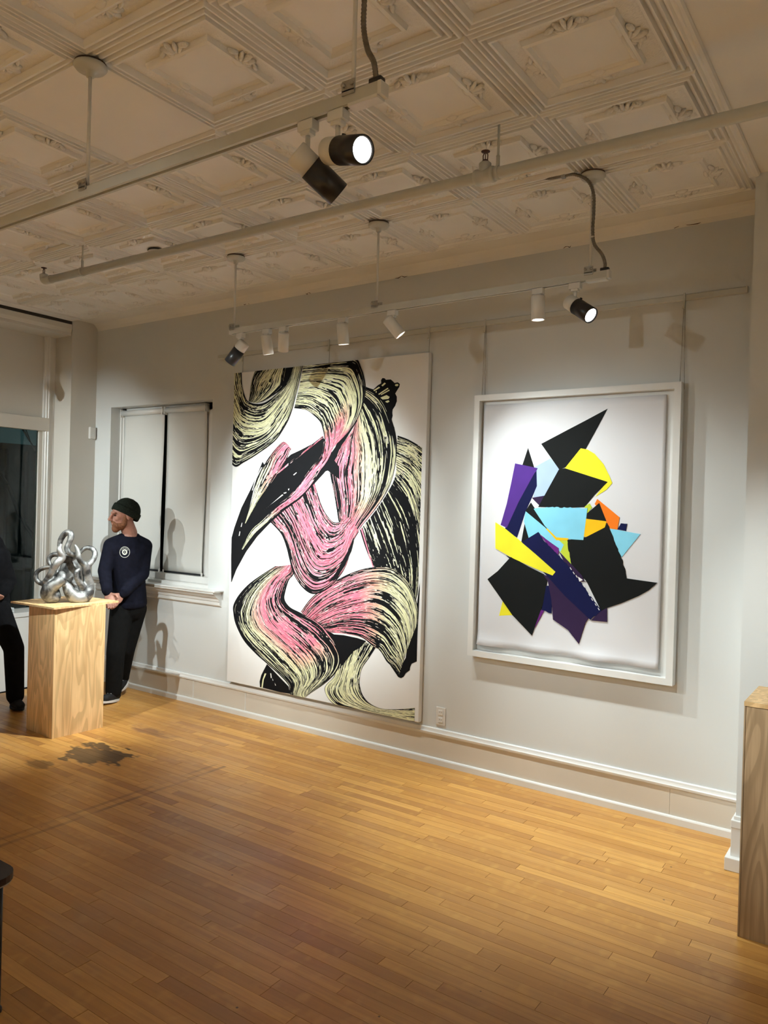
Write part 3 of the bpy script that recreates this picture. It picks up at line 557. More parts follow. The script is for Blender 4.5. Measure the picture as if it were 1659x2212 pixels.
["loop",[[-4.9396,3.3268,1.1717,0.0195],[-4.9352,3.3522,1.1879,0.0183],[-4.9377,3.3853,1.2206,0.0165],[-4.9401,3.4002,1.2544,0.0165],[-4.9551,3.3952,1.2882,0.0152],[-4.9795,3.3757,1.3018,0.0146],[-5.0051,3.3544,1.2953,0.0134],[-5.0206,3.3302,1.2693,0.0134],[-5.0375,3.3039,1.2406,0.0171],[-5.0516,3.2818,1.2292,0.0213]]],
["tip",[[-4.9471,3.3337,0.9942,0.0305],[-4.9452,3.2996,1.0309,0.022],[-4.9417,3.268,1.0672,0.0171],[-4.9409,3.2507,1.105,0.0146],[-4.9399,3.2523,1.1359,0.0122],[-4.9399,3.2707,1.1518,0.0073]]],
["link",[[-5.0429,3.2954,1.2177,0.0152],[-5.0391,3.3199,1.1596,0.0183],[-5.0353,3.3257,1.0906,0.0244],[-5.0293,3.2981,1.0298,0.0335],[-4.9832,3.3329,0.9683,0.0305]]]],"man":{"pelvis":[-5.4006,4.0539,0.7862],"waist":[-5.3993,4.0386,0.9548],"chest":[-5.3808,4.013,1.1976],"upchest":[-5.3716,4.0086,1.2678],"neck":[-5.3589,4.0091,1.3879],"head":[-5.3726,3.956,1.5335],"shR":[-5.4239,3.8849,1.2798],"elR":[-5.4117,3.8165,1.0783],"wrR":[-5.3396,3.7967,0.9048],"haR":[-5.302,3.7976,0.8484],"shL":[-5.32,4.1313,1.2749],"elL":[-5.2779,4.0871,1.0464],"wrL":[-5.2832,3.8919,0.8874],"haL":[-5.2852,3.8208,0.8255],"hipA":[-5.4002,3.9861,0.7537],"knA":[-5.3604,3.9047,0.4112],"anA":[-5.3823,3.9084,0.0678],"toeA":[-5.3359,3.8019,0.0462],"heA":[-5.3934,3.9443,0.0286],"hipB":[-5.4059,4.1149,0.741],"knB":[-5.4264,4.0523,0.4052],"anB":[-5.5593,4.1075,0.1257],"toeB":[-5.4682,4.0286,0.0786],"heB":[-5.5714,4.1589,0.1151]},"man2":{"pelvis":[-5.9028,3.1415,0.8192],"waist":[-5.8987,3.1286,0.965],"chest":[-5.859,3.1175,1.1482],"upchest":[-5.8608,3.0941,1.267],"neck":[-5.8591,3.077,1.346],"head":[-5.8565,3.0613,1.4955],"shR":[-5.7926,3.1529,1.2082],"elR":[-5.776,3.2223,1.0011],"wrR":[-5.7128,3.1313,0.9128],"haR":[-5.6816,3.065,0.8928],"shL":[-5.958,3.025,1.2031],"elL":[-5.9472,3.0035,0.9946],"wrL":[-5.8104,3.0413,0.89],"haL":[-5.7354,3.0516,0.8749],"hipA":[-5.836,3.1576,0.7882],"knA":[-5.7194,3.2407,0.4859],"anA":[-5.7624,3.2863,0.0809],"toeA":[-5.6398,3.2589,0.0455],"heA":[-5.8103,3.3032,0.033],"hipB":[-5.9545,3.1117,0.7808],"knB":[-5.9089,3.1107,0.436],"anB":[-5.9858,3.1375,0.083],"toeB":[-5.8454,3.101,0.0594],"heB":[-6.033,3.1557,0.0387]}}
BADGE = (-5.3470, 3.9574, 1.2342)
# ================================================================== STRUCTURE
YW = 4.30; XE = -6.29; XR = 3.6; YB = -3.6
# ---- floor: maple strips, each a plank; sub floor below
sub = MB().box(XE - 0.3, XR, YB, YW + 0.2, -0.06, -0.012).build('floor', 'dark'); struct(sub, 'maple strip floor of the gallery')
PW = 0.0553
rows = []
y = 4.275
while y > YB: rows.append((y - PW, y)); y -= PW
allp = []
rr = random.Random(3)
for (a, b) in rows:
    x = XE + rr.uniform(-0.9, 0.0)
    while x < XR:
        ln = rr.choice((0.28, 0.45, 0.6, 0.75, 0.9, 1.1, 1.4)) * rr.uniform(0.85, 1.15)
        x0, x1 = max(x, XE), min(x + ln, XR)
        if x1 - x0 > 0.04: allp.append((x0, x1, a, b))
        x += ln
fwd = Vector((_f.x, _f.y)).normalized(); rgt = Vector((_r0.x, _r0.y))
def seen(p):
    best = 0
    for xx in (p[0], (p[0] + p[1]) / 2, p[1]):
        v = Vector((xx, (p[2] + p[3]) / 2)); d = v.dot(fwd); s_ = v.dot(rgt)
        if d > 1.2 and abs(s_) < d * 0.53 and 1.665 / d < 0.70: best = max(best, (p[1] - p[0]) * 0.5 / (d * d))
    return best
allp.sort(key=seen, reverse=True)
g = 0.0012
ub = MB().bbox(-0.5, 0.5, -0.5, 0.5, -0.5, 0.5, 0.0)
plank_me = MB().box(-0.5, 0.5, -0.5, 0.5, -1.0, 0.0).mesh('plank', 'plank')
for p in allp[:300]:
    o = bpy.data.objects.new('plank', plank_me); COL.objects.link(o); o.parent = sub
    o.location = ((p[0] + p[1]) / 2, (p[2] + p[3]) / 2, rr.uniform(-0.0006, 0.0)); o.scale = (p[1] - p[0] - g * 1.4, p[3] - p[2] - g, 0.012)
mb = MB(); rv = []
for p in allp[300:]:
    dz = rr.uniform(-0.0006, 0.0)
    mb.box(p[0] + g * .7, p[1] - g * .7, p[2] + g / 2, p[3] - g / 2, -0.012, dz); rv.append(rr.random())
me = bpy.data.meshes.new('plank_run'); me.from_pydata(mb.v, [], mb.f); me.materials.append(M['plank_far'])
at_ = me.attributes.new('rnd', 'FLOAT', 'FACE')
for i in range(len(mb.f)): at_.data[i].value = rv[i // 6]
o = bpy.data.objects.new('plank_run', me); COL.objects.link(o); o.parent = sub; o['kind'] = 'stuff'; o['label'] = 'remaining maple floor strips'

# ---- long art wall with the window opening
WX0, WX1, WZ0, WZ1 = -6.06, -4.72, 0.95, 2.50
mb = MB()
mb.box(XE - 0.35, WX0, YW, YW + 0.25, 0, CEIL + .1); mb.box(WX1, XR, YW, YW + 0.25, 0, CEIL + .1)
mb.box(WX0, WX1, YW, YW + 0.25, 0, WZ0); mb.box(WX0, WX1, YW, YW + 0.25, WZ1, CEIL + .1)
wall_back = struct(mb.build('wall_back', 'wall'), 'long pale gallery wall carrying the art')
# skirting: shoe, panel, cap
def skirting(parent, x0, x1, yface, axis='x', sgn=-1, joints=()):
    """profile stands proud of yface towards -y"""
    P = lambda pts: [(yface + sgn * d, z) for d, z in pts]
    MB().prism(P([(0, 0), (0.026, 0), (0.026, 0.034), (0.023, 0.040), (0.016, 0.043), (0, 0.043)]), axis, x0, x1).build('shoe_board', 'trim', parent)
    MB().prism(P([(0, 0.184), (0.0125, 0.184), (0.0125, 0.190), (0.020, 0.192), (0.022, 0.204), (0.018, 0.210), (0.015, 0.218), (0.013, 0.228), (0.008, 0.232), (0, 0.232)]), axis, x0, x1).build('cap_moulding', 'trim', parent)
    xs = [x0] + [j for j in joints if x0 < j < x1] + [x1]
    for a, b in zip(xs[:-1], xs[1:]):
        MB().prism(P([(0, 0.040), (0.010, 0.040), (0.010, 0.186), (0, 0.186)]), axis, a + 0.0006, b - 0.0006).build('skirting_panel', 'panel', parent)
bb = struct(bpy.data.objects.new('baseboard_back', None), 'tall moulded skirting along the art wall'); COL.objects.link(bb)
skirting(bb, XE, -0.66, YW, joints=(-4.85, -4.25, -1.05))
for j in (-4.85, -4.25): MB().bbox(j - .004, j + .004, YW - .0135, YW - .008, .043, .184, .001).build('joint_strip', 'trim', bb)
# column / return at the right of the art wall
col = struct(MB().box(-0.66, XR, 3.935, YW + 0.25, 0, CEIL + .1).build('wall_return', 'wall'), 'projecting wall pier at the right')
b2 = struct(bpy.data.objects.new('baseboard_return', None), 'moulded plinth block round the wall pier'); COL.objects.link(b2)
MB().bbox(-0.676, XR, 3.915, YW, 0, 0.215, .003).build('plinth_block', 'trim', b2)
MB().bbox(-0.696, XR, 3.885, YW, 0, 0.062, .004).build('shoe_board', 'trim', b2)
MB().bbox(-0.678, XR, 3.912, YW, 0.195, 0.232, .004).bbox(-0.668, XR, 3.924, YW, 0.228, 0.25, .005).build('cap_moulding', 'trim', b2)

# ---- window in the art wall: frame, sashes, two roller blinds, sill
win = struct(bpy.data.objects.new('window_1', None), 'recessed window with two drawn roller blinds'); COL.objects.link(win)
MB().box(WX0, WX0 + .05, YW + .13, YW + .22, WZ0, WZ1).box(WX1 - .25, WX1, YW + .13, YW + .22, WZ0, WZ1).box(WX0, WX1, YW + .13, YW + .22, WZ1 - .06, WZ1).box(WX0, WX1, YW + .13, YW + .22, WZ0, WZ0 + .07).box(-5.46, -5.40, YW + .15, YW + .21, WZ0, WZ1).build('window_frame', 'trim', win)
MB().prism([(WX0, YW + .10), (WX0 + .018, YW + .10), (WX0 + .022, YW + .115), (WX0 + .034, YW + .118), (WX0 + .036, YW + .13), (WX0, YW + .13)], 'z', WZ0, WZ1 - .02).build('stop_moulding', 'trim', win)
for a, b in ((WX0 + .05, -5.46), (-5.40, WX1 - .25)):
    MB().box(a, b, YW + .175, YW + .181, WZ0 + .07, WZ1 - .06).build('pane', 'glass', win)
MB().bbox(WX0 + .02, WX1, YW + .0, YW + .13, WZ0 - .0, WZ0 + .03, .004).bbox(WX0 + .02, WX1 , YW + .06, YW + .15, WZ0 + .03, WZ0 + .085, .006).build('inner_sill', 'trim', win)
prof = [(YW + .06, .925), (YW + .06, .955), (YW - .085, .955), (YW - .093, .948), (YW - .093, .930), (YW - .082, .922), (YW - .070, .915), (YW - .058, .90), (YW - .035, .885), (YW - .03, .865), (YW - .022, .86), (YW - .022, .835), (YW - .012, .825), (YW + .0, .82), (YW + .02, .82), (YW + .02, .925)]
MB().prism(prof, 'x', -6.20, -4.555).build('window_sill', 'trim', win)
MB().bbox(-6.20, -4.535, YW - .10, YW + .02, .944, .957, .003).build('sill_lip', 'trim', win)
def blind(x0, x1, label):
    t = thing('roller_blind', label, 'blind', ((x0 + x1) / 2, YW + .11, 1.0), 'roller blinds in the recessed window')
    MB().lathe([(0, 0), (.026, 0), (.026, x1 - x0), (0, x1 - x0)], (x0, YW + .105, 2.455), (1, 0, 0), 20).build('roller_tube', 'trim', t)
    vs = []; fs = []; nx, nz = 14, 24
    for i in range(nz + 1):
        for j in range(nx + 1):
            u = j / nx; z = 2.45 - i / nz * (2.45 - 1.045)
            curl = .007 * (abs(u - .5) * 2) ** 4 * math.sin(i / nz * 5 + x0 * 7)
            vs.append((x0 + .012 + u * (x1 - x0 - .024) + (.006 * math.sin(i / nz * 4 + x0) if j in (0, nx) else 0), YW + .112 + curl, z))
    for i in range(nz):
        for j in range(nx): a = i * (nx + 1) + j; fs.append((a, a + 1, a + nx + 2, a + nx + 1))
    fab = MB().add(vs, fs, True).build('blind_fabric', 'blind', t)
    sm = fab.modifiers.new('thickness', 'SOLIDIFY'); sm.thickness = 0.0012
    MB().bbox(x0 + .012, x1 - .012, YW + .104, YW + .118, 1.036, 1.052, .003).build('bottom_bar', 'black_metal', t)
    for xx in (x0 + .015, x1 - .015): MB().lathe([(0, 0), (.008, .002), (.008, .03), (0, .034)], (xx, YW + .103, 1.03), (0, 0, 1), 10).build('bar_cap', 'plastic', t)
    for xx in (x0 + .001, x1 - .009): MB().bbox(xx, xx + .008, YW + .078, YW + .14, 2.42, 2.49, .002).build('bracket', 'trim', t)
blind(-6.035, -5.446, 'left roller blind behind the man in the beanie')
blind(-5.420, -4.897, 'right roller blind nearest the brush stroke painting')

# ---- end wall (street front) with pilaster, soffit box and shop window
mb = MB()
YO0, YO1 = 1.6, 4.04     # opening
mb.box(XE - .35, XE, YO1, YW + .25, 0, CEIL + .1); mb.box(XE - .35, XE, YB, YO0, 0, CEIL + .1)
mb.box(XE - .35, XE - .02, YO0, YO1, 3.13, CEIL + .1)
wl = struct(mb.build('wall_left', 'endwall'), 'street end wall with shop window')
tr = struct(bpy.data.objects.new('trim_1', None), 'soffit box above the shop window'); COL.objects.link(tr)
MB().prism([(XE - .30, 3.135), (XE - .09, 3.135), (XE - .04, 3.142), (XE - .012, 3.160), (XE - .002, 3.185), (XE, 3.228), (XE - .30, 3.228)], 'y', YO0, YO1 - .004, False).build('soffit_box', 'endwall', tr)
MB().bbox(XE, XE + .13, YO0, 4.03, 3.255, 3.274, .004).build('ceiling_ledge', 'ceilflat', tr)
MB().box(XE - .015, XE + .004, YO0, YO1 - .01, 3.229, 3.256).build('shadow_gap', 'dark', tr)
XF = -6.555
w2 = struct(bpy.data.objects.new('window_2', None), 'street shop window with panel above'); COL.objects.link(w2)
MB().bbox(XF - .06, XF + .012, 3.985, YO1, 0, 3.135, .003).build('outer_casing', 'trim', w2)
MB().prism([(XF - .05, 3.94), (XF + .002, 3.94), (XF + .006, 3.955), (XF + .014, 3.96), (XF + .014, 3.975), (XF + .02, 3.98), (XF + .02, 3.99), (XF - .05, 3.99)], 'z', 0.6, 3.135).build('casing_moulding', 'trim', w2)
MB().bbox(XF - .05, XF - .005, 3.905, 3.945, .6, 2.27, .002).build('sash_stile', 'endwall', w2)
MB().bbox(XF - .06, XF + .024, YO0, 3.99, 2.268, 2.388, .004).build('transom_bar', 'endwall', w2)
MB().bbox(XF - .05, XF - .02, YO0, 3.945, 2.388, 3.14, .002).build('transom_panel', 'endwall', w2)
MB().box(XF - .030, XF - .024, YO0, 3.91, .66, 2.27).build('pane', 'glass', w2)
MB().bbox(XF - .06, XE - .04, YO0, YO1, 0, .62, .006).build('display_bulkhead', 'trim', w2)
MB().bbox(XF - .06, XE - .03, YO0, YO1, .62, .66, .006).build('display_shelf', 'trim', w2)
b3 = struct(bpy.data.objects.new('baseboard_left', None), 'skirting and ledge on the corner pilaster'); COL.objects.link(b3)
MB().bbox(XE, XE + .03, YO1, YW, 0, .20, .004).bbox(XE, XE + .02, YO1, YW, .20, .232, .006).build('skirting_block', 'trim', b3)
MB().bbox(XE, XE + .05, YO1 - .01, YW, .86, .95, .012).build('ledge_moulding', 'trim', b3)
sen = thing('motion_sensor', 'small white alarm sensor high in the wall corner', 'sensor', (XE, 4.255, 2.27))
MB().bbox(XE, XE + .03, 4.225, 4.287, 2.215, 2.325, .008).build('housing', 'plastic', sen)
for i in range(5): MB().bbox(XE + .029, XE + .033, 4.25 + (.004 if i > 2 else 0), 4.265, 2.235 + i * .017, 2.243 + i * .017, .001).build('led_window', 'trim', sen)

# ---- rest of the room behind the camera
struct(MB().box(XE - .3, XR, YB - .2, YB, 0, CEIL + .1).build('wall_front', 'wall'), 'plain wall behind the viewer')
struct(MB().box(XR, XR + .2, YB - .2, YW + .25, 0, CEIL + .1).build('wall_right', 'wall'), 'plain wall at the far right')

# ---- ceiling: flat plaster and pressed tin tiles
ceil = struct(MB().box(XE - .35, XR + .2, YB - .2, YW + .25, CEIL + .004, CEIL + .12).build('ceiling', 'ceilflat'), 'old pressed tin ceiling')
T = 0.61
def tile_mesh(name, k, orn=True):
    prof = [(0, .002), (.003, -.003), (.010, -.010), (.016, -.010), (.021, -.001), (.028, -.001), (.033, -.011), (.040, -.011), (.045, -.001), (.052, -.001), (.057, -.012), (.066, -.012), (.074, .001),
            (.138, .001), (.143, -.010), (.154, -.012), (.162, -.004), (.168, -.004), (.178, .0)]
    h = T / 2; mb = MB()
    ks = (k, k, k, k)
    def ring(d, z, kk): a = h - d; return [(-a, -a, z * kk), (a, -a, z * kk), (a, a, z * kk), (-a, a, z * kk)]
    for (d0, z0), (d1, z1) in zip(prof[:-1], prof[1:]):
        for i in range(4):
            r0, r1 = ring(d0, z0, ks[i]), ring(d1, z1, ks[i])
            mb.add([r0[i], r0[(i + 1) % 4], r1[(i + 1) % 4], r1[i]], [(0, 1, 2, 3)])
    mb.add(ring(prof[-1][0], prof[-1][1], k), [(0, 1, 2, 3)])
    if orn:   # palmette in the middle of each side
        for q in range(4):
            R_ = Matrix.Rotation(q * PI / 2, 3, 'Z')
            base = Vector((0, -(h - .150), -.005))
            for j, an in enumerate((-1.15, -.6, 0, .6, 1.15)):
                ln = (.024, .031, .034, .031, .024)[j]
                d = Vector((math.sin(an), -math.cos(an), 0)); s_ = Vector((d.y, -d.x, 0)); c = base + d * ln
                mb.ell(R_ @ c, [R_ @ (d * ln), R_ @ (s_ * .009), Vector((0, 0, .014))], 8, 5)
            mb.ell(R_ @ (base + Vector((0, .012, 0))), [R_ @ Vector((.03, 0, 0)), R_ @ Vector((0, .012, 0)), Vector((0, 0, .015))], 8, 5)
            for sx in (-1, 1): mb.ell(R_ @ (base + Vector((sx * .055, -.022, 0))), [R_ @ Vector((.022, sx * .008, 0)), R_ @ Vector((0, .009, 0)), Vector((0, 0, .012))], 8, 5)
    return mb.mesh(name, 'tin')
tm = tile_mesh('tin_tile', 1.7); tm_faint = tile_mesh('tin_tile_faint', 0.9); tm_flat = MB().box(-T / 2, T / 2, -T / 2, T / 2, -.003, 0).mesh('flat_tile', 'ceilflat')
for i in range(-9, 0):
    for j in range(-7, 3):
        cx, cy = -0.688 + (i + .5) * T, 2.267 + (j + .5) * T
        me = tm_flat if (i, j) == (-4, -1) else tm_faint if j == 2 else tm
        o = bpy.data.objects.new('tin_tile', me); COL.objects.link(o); o.parent = ceil; o.location = (cx, cy, CEIL + rr.uniform(-.001, .001))
ct = struct(bpy.data.objects.new('trim_2', None), 'beaded border closing the tin ceiling'); COL.objects.link(ct)
MB().prism([(-.688, CEIL), (-.688, CEIL - .010), (-.680, CEIL - .013), (-.672, CEIL - .008), (-.664, CEIL - .008), (-.656, CEIL - .013), (-.645, CEIL - .010), (-.640, CEIL + .002)], 'y', YB, 3.93).build('border_bead', 'tin', ct)
cv_ = struct(MB().prism([(YW - .05, CEIL + .004), (YW - .035, CEIL - .006), (YW - .012, CEIL - .03), (YW, CEIL - .055), (YW + .01, CEIL + .004)], 'x', XE, -0.66).build('trim_3', 'ceilflat'), 'plaster cove between art wall and ceiling')


for (xa, za, ln_) in ((-2.95, 3.222, .10), (-3.75, 3.225, .05), (-2.55, 3.235, .12), (-1.12, 3.228, .16), (-1.0, 3.238, .06), (-4.4, 3.228, .07), (-1.75, 3.226, .05)):
    q = [(xa + ln_ * t, YW - .002 - .0005, za + .006 * math.sin(t * 9 + xa)) for t in (0, .25, .5, .75, 1)]
    MB().tube(q, [.0012, .0028, .0018, .0026, .0008], 5).build('plaster_crack', 'rust', cv_)

# ---- night street beyond the shop window
st = struct(MB().box(-16, XE - .35, -4, 14, -.2, -.05).build('street_ground', 'pavement'), 'dark pavement outside')
fac = thing('night_building', 'dark building seen through the shop window', 'building', (-12, 6, -.05))
MB().box(-12.4, -12, 1, 6.55, -.05, 2.42).build('facade_wall', 'facade', fac)
MB().box(-12.0, -11.9, 7.1, 12, -.05, 2.35).build('dark_doorway', 'facade_dark', fac)
MB().box(-12.4, -12.05, 6.55, 12, -.05, 2.52).build('side_wall', 'facade', fac)
for i in range(7): MB().box(-12.06, -11.98, 4.9 + i * .34, 4.93 + i * .34, -.05, 2.42).build('pilaster_strip', 'facade_dark', fac)
tree = thing('bare_tree', 'bare branching tree outside the shop window', 'tree', (-9.6, 5.6, -.05))
rt = random.Random(5); bmb = MB()
def branch(p, d, ln, r, dep):
    q = p + d * ln; bmb.tube([p, p + d * ln * .5 + Vector((rt.uniform(-.04, .04), rt.uniform(-.04, .04), 0)), q], [r, r * .85, r * .7], 6)
    if dep:
        for _ in range(3): branch(q, (d + Vector((rt.uniform(-.3, .3), rt.uniform(-.8, .8), rt.uniform(-.2, .5)))).normalized(), ln * .72, r * .6, dep - 1)
branch(Vector((-9.6, 5.6, -.05)), Vector((0, .08, 1)), 1.15, .045, 4)
bmb.build('branches', 'bark', tree)
# ================================================================== TRACKS, LAMPS, PIPE
def rod_set(par, x, y, ztop, zbot, canopy=True):
    MB().tube([(x, y, ztop - .005), (x, y, zbot)], .0065, 10).build('hanging_rod', 'white_metal', par)
    if canopy:
        c = MB().lathe([(.0, 0), (.058, 0), (.060, .006), (.052, .016), (.028, .020), (.016, .024), (.014, .042), (.0, .042)], (x, y, CEIL - .028), (0, 0, -1), 28).build('canopy', 'track_paint', par)
        MB().lathe([(.0, 0), (.054, .0), (.056, .0072), (.0, .0072)], (x, y, CEIL - .028), (0, 0, 1), 28).build('rust_ring', 'rust', c)
    MB().bbox(x - .022, x + .022, y - .024, y - .020, zbot - .012, zbot + .028, .002).bbox(x - .022, x + .022, y + .020, y + .024, zbot - .012, zbot + .028, .002).bbox(x - .022, x + .022, y - .024, y + .024, zbot - .004, zbot + .002, .001).build('clamp', 'steel', par)
    for dx in (-.014, .014): MB().lathe([(0, 0), (.006, 0), (.006, .008), (0, .009)], (x + dx, y - .023, zbot + .014), (0, -1, 0), 8).build('clamp_screw', 'steel', par)
def track(name, label, x0, x1, y, ztop, rods, zc):
    t = thing(name, label, 'light track', ((x0 + x1) / 2, y, ztop), 'suspended light tracks')
    h = .034; w_ = .018; zb = ztop - h
    MB().prism([(y - w_, zb), (y - w_, ztop), (y + w_, ztop), (y + w_, zb), (y + .007, zb), (y + .007, zb + .022), (y - .007, zb + .022), (y - .007, zb)], 'x', x0, x1).build('track_bar', 'track_paint', t)
    MB().box(x0 + .01, x1 - .01, y - .0069, y + .0069, zb + .012, zb + .0219).build('conductor_slot', 'dark', t)
    for xe, s_ in ((x0, -1), (x1, 1)): MB().bbox(min(xe, xe + s_ * .012), max(xe, xe + s_ * .012), y - .019, y + .019, zb - .002, ztop + .001, .002).build('end_cap', 'white_metal', t)
    MB().bbox(x1 - .10, x1, y - .0185, y + .0185, zb - .008, zb + .002, .002).build('feed_box', 'white_metal', t)
    for x in rods: rod_set(t, x, y, CEIL, ztop)
    return t
Z1 = 2.797; Z2 = 2.786
t1 = track('light_track', 'near suspended light track crossing the upper left', -6.15, -1.205, 1.664, Z1, (-4.9, -2.52, -1.30), 0)
t2 = track('light_track', 'far suspended light track in front of the art wall', -3.665, -1.20, 3.487, Z2, (-3.645, -2.516, -1.285), 0)
def conduit(par, pts, n=90, r=.0075):
    c = catmull(pts, n); MB().tube(c, [r * (1.12 if i % 2 else .9) for i in range(n)], 8).build('flexible_conduit', 'cable', par)
conduit(t1, [(-1.285, 1.685, CEIL - .005), (-1.283, 1.684, CEIL - .10), (-1.285, 1.684, CEIL - .21), (-1.285, 1.684, CEIL - .29), (-1.265, 1.678, CEIL - .36), (-1.235, 1.668, CEIL - .41), (-1.222, 1.664, Z1 + .012)])
MB().bbox(-1.240, -1.20, 1.652, 1.676, Z1, Z1 + .018, .003).build('conduit_connector', 'black_metal', t1)
MB().lathe([(.009, 0), (.009, .012)], (-1.285, 1.684, CEIL - .20), (0, 0, 1), 10).build('cable_tie', 'plastic', t1)
conduit(t2, [(-1.52, 3.44, CEIL - .006), (-1.47, 3.43, CEIL - .022), (-1.42, 3.435, CEIL - .022), (-1.36, 3.44, CEIL - .025), (-1.30, 3.45, CEIL - .06), (-1.272, 3.462, CEIL - .12), (-1.270, 3.47, CEIL - .20), (-1.272, 3.47, CEIL - .30), (-1.262, 3.47, CEIL - .36), (-1.228, 3.48, CEIL - .41), (-1.215, 3.487, CEIL - .45), (-1.215, 3.487, Z2 + .010)], 130)
MB().bbox(-1.235, -1.195, 3.476, 3.498, Z2, Z2 + .016, .003).build('conduit_connector', 'black_metal', t2)
MB().bbox(-1.42, -1.40, 3.425, 3.447, CEIL - .034, CEIL - .006, .003).build('conduit_clip', 'steel', t2)
for zz in (CEIL - .16, CEIL - .33): MB().lathe([(.0095, 0), (.0095, .008)], (-1.272, 3.47, zz), (0, 0, 1), 10).build('cable_tie', 'plastic', t2)

def lamp_head(x, y, ztop, aim, kind, label, energy=0, size=50, blend=.7, lit_lens=True, drop=.10, col=LAMP, group='track spotlights'):
    """kind: 'snoot' = white can with long black snoot, 'can' = short white can"""
    a = Vector(aim); zb = ztop - .034
    t = thing('track_spotlight', label, 'spotlight', (x, y, zb), group)
    MB().bbox(x - .028, x + .028, y - .016, y + .016, zb - .030, zb - .0006, .003).build('adapter', 'white_metal', t)
    MB().bbox(x - .018, x + .018, y - .013, y + .013, zb - .042, zb - .028, .003).build('adapter_neck', 'white_metal', t)
    pz = zb - drop
    MB().tube([(x, y, zb - .04), (x, y, pz + .006)], .0075, 10).build('stem', 'white_metal', t)
    r = .037 if kind == 'snoot' else .033; Lb = .165 if kind == 'snoot' else .118
    c = Vector((x, y, pz - r * .55)); back = c - a * (.045)
    n = 28
    if kind == 'snoot':
        b0 = .058
        body = MB().lathe([(0, 0), (r - .003, 0), (r, .004), (r, b0), (r - .003, b0 + .001), (0, b0 + .001)], back, a, n).build('lamp_can', 'white_metal', t)
        sn = MB().lathe([(r - .004, b0), (r + .0015, b0), (r + .0015, Lb), (r - .001, Lb + .0008), (r - .004, Lb), (r - .004, b0)], back, a, n).build('snoot', 'black_metal', t)
        MB().bbox(-.004, .004, -.004, .004, -.006, .006, .001)
        s_ = a.cross(Vector((0, 0, 1))).normalized()
        MB().lathe([(0, 0), (.006, 0), (.006, .006), (0, .007)], back + a * (b0 + .004) - a.cross(s_) * (r + .001), -a.cross(s_), 8).build('snoot_screw', 'black_metal', sn)
    else:
        MB().lathe([(0, 0), (r - .004, 0), (r, .005), (r, Lb), (r - .002, Lb + .0008), (r - .004, Lb), (r - .004, Lb - .02), (0, Lb - .021)], back, a, n).build('lamp_can', 'white_metal', t)
    lp = back + a * (Lb - .010)
    ln_ = MB().lathe([(0, 0), (r - .0045, 0), (r - .0045, .004), (0, .005)], lp, a, n).build('lens', 'lens' if lit_lens else 'dark', t)
    if energy:
        ld = bpy.data.lights.new('spot', 'SPOT'); ld.energy = energy; ld.color = col; ld.spot_size = math.radians(size); ld.spot_blend = blend; ld.shadow_soft_size = .013
        lo = bpy.data.objects.new('spot_beam', ld); COL.objects.link(lo); lo.parent = t
        lo.location = (back + a * (Lb + .012)) - Vector((x, y, zb)); lo.rotation_euler = a.to_track_quat('-Z', 'Y').to_euler()
    return t
def aim(p, q): return (Vector(q) - Vector(p)).normalized()
E2 = 1.0
zl = Z2 - .16; zl1 = Z1 - .16
lamp_head(-3.582, 3.487, Z2, aim((-3.58, 3.487, zl), (-4.95, 3.15, 1.0)), 'snoot', 'black-snooted spotlight at the left end of the far track', 165 * E2, 58, .8, drop=.075)
lamp_head(-3.352, 3.487, Z2, aim((-3.35, 3.487, zl), (-3.3, 4.0, .3)), 'can', 'white spotlight, second from the left end of the far track', 30 * E2, 60, 1, drop=.065)
lamp_head(-3.212, 3.487, Z2, aim((-3.21, 3.487, zl), (-3.9, 4.2, .9)), 'can', 'white spotlight, third from the left end of the far track', 30 * E2, 84, 1, drop=.060)
lamp_head(-2.752, 3.487, Z2, aim((-2.75, 3.487, zl), (-2.72, 3.85, .2)), 'can', 'upright white spotlight near the middle of the far track', 42 * E2, 58, 1, drop=.062)
lamp_head(-2.405, 3.487, Z2, aim((-2.4, 3.487, zl), (-1.45, 4.2, 1.25)), 'can', 'white spotlight with glaring lens mid far track', 46 * E2, 80, 1, drop=.062)
lamp_head(-1.543, 3.487, Z2, aim((-1.54, 3.487, zl), (-1.5, 3.6, .2)), 'can', 'white downward spotlight beside the right end of the far track', 122 * E2, 58, 1, drop=.062)
lamp_head(-1.355, 3.487, Z2, aim((-1.355, 3.487, zl), (-.15, 3.05, 1.75)), 'snoot', 'black-snooted spotlight at the right end of the far track', 60 * E2, 56, 1, drop=.085)
lamp_head(-1.46, 1.664, Z1, Vector((.42, .70, -.58)).normalized(), 'snoot', 'tilted black-snooted spotlight on the near track', 125 * E2, 46, 1, drop=.100)
lamp_head(-1.35, 1.664, Z1, Vector((.953, -.245, -.30)).normalized(), 'snoot', 'black-snooted spotlight shining towards the viewer on the near track', 110 * E2, 50, .6, drop=.090)
# heads further left on the near track, out of frame, that light the large painting and the sill
lamp_head(-3.75, 1.664, Z1, aim((-3.75, 1.664, zl1), (-3.62, 4.25, 1.58)), 'can', 'white spotlight on the near track aimed at the brush stroke painting', 270 * E2, 49, 1)
lamp_head(-3.3, 1.664, Z1, aim((-3.3, 1.664, zl1), (-1.65, 4.25, 1.45)), 'can', 'white spotlight on the near track aimed at the framed collage', 80 * E2, 44, 1)
lamp_head(-4.4, 1.664, Z1, aim((-4.4, 1.664, zl1), (-4.55, 4.25, .45)), 'can', 'white spotlight on the near track aimed at the sill', 130 * E2, 51, 1)
lamp_head(-5.95, 1.664, Z1, aim((-5.95, 1.664, zl1), (-5.5, 4.2, 1.35)), 'can', 'white spotlight at the left end of the near track', 48 * E2, 58, 1)
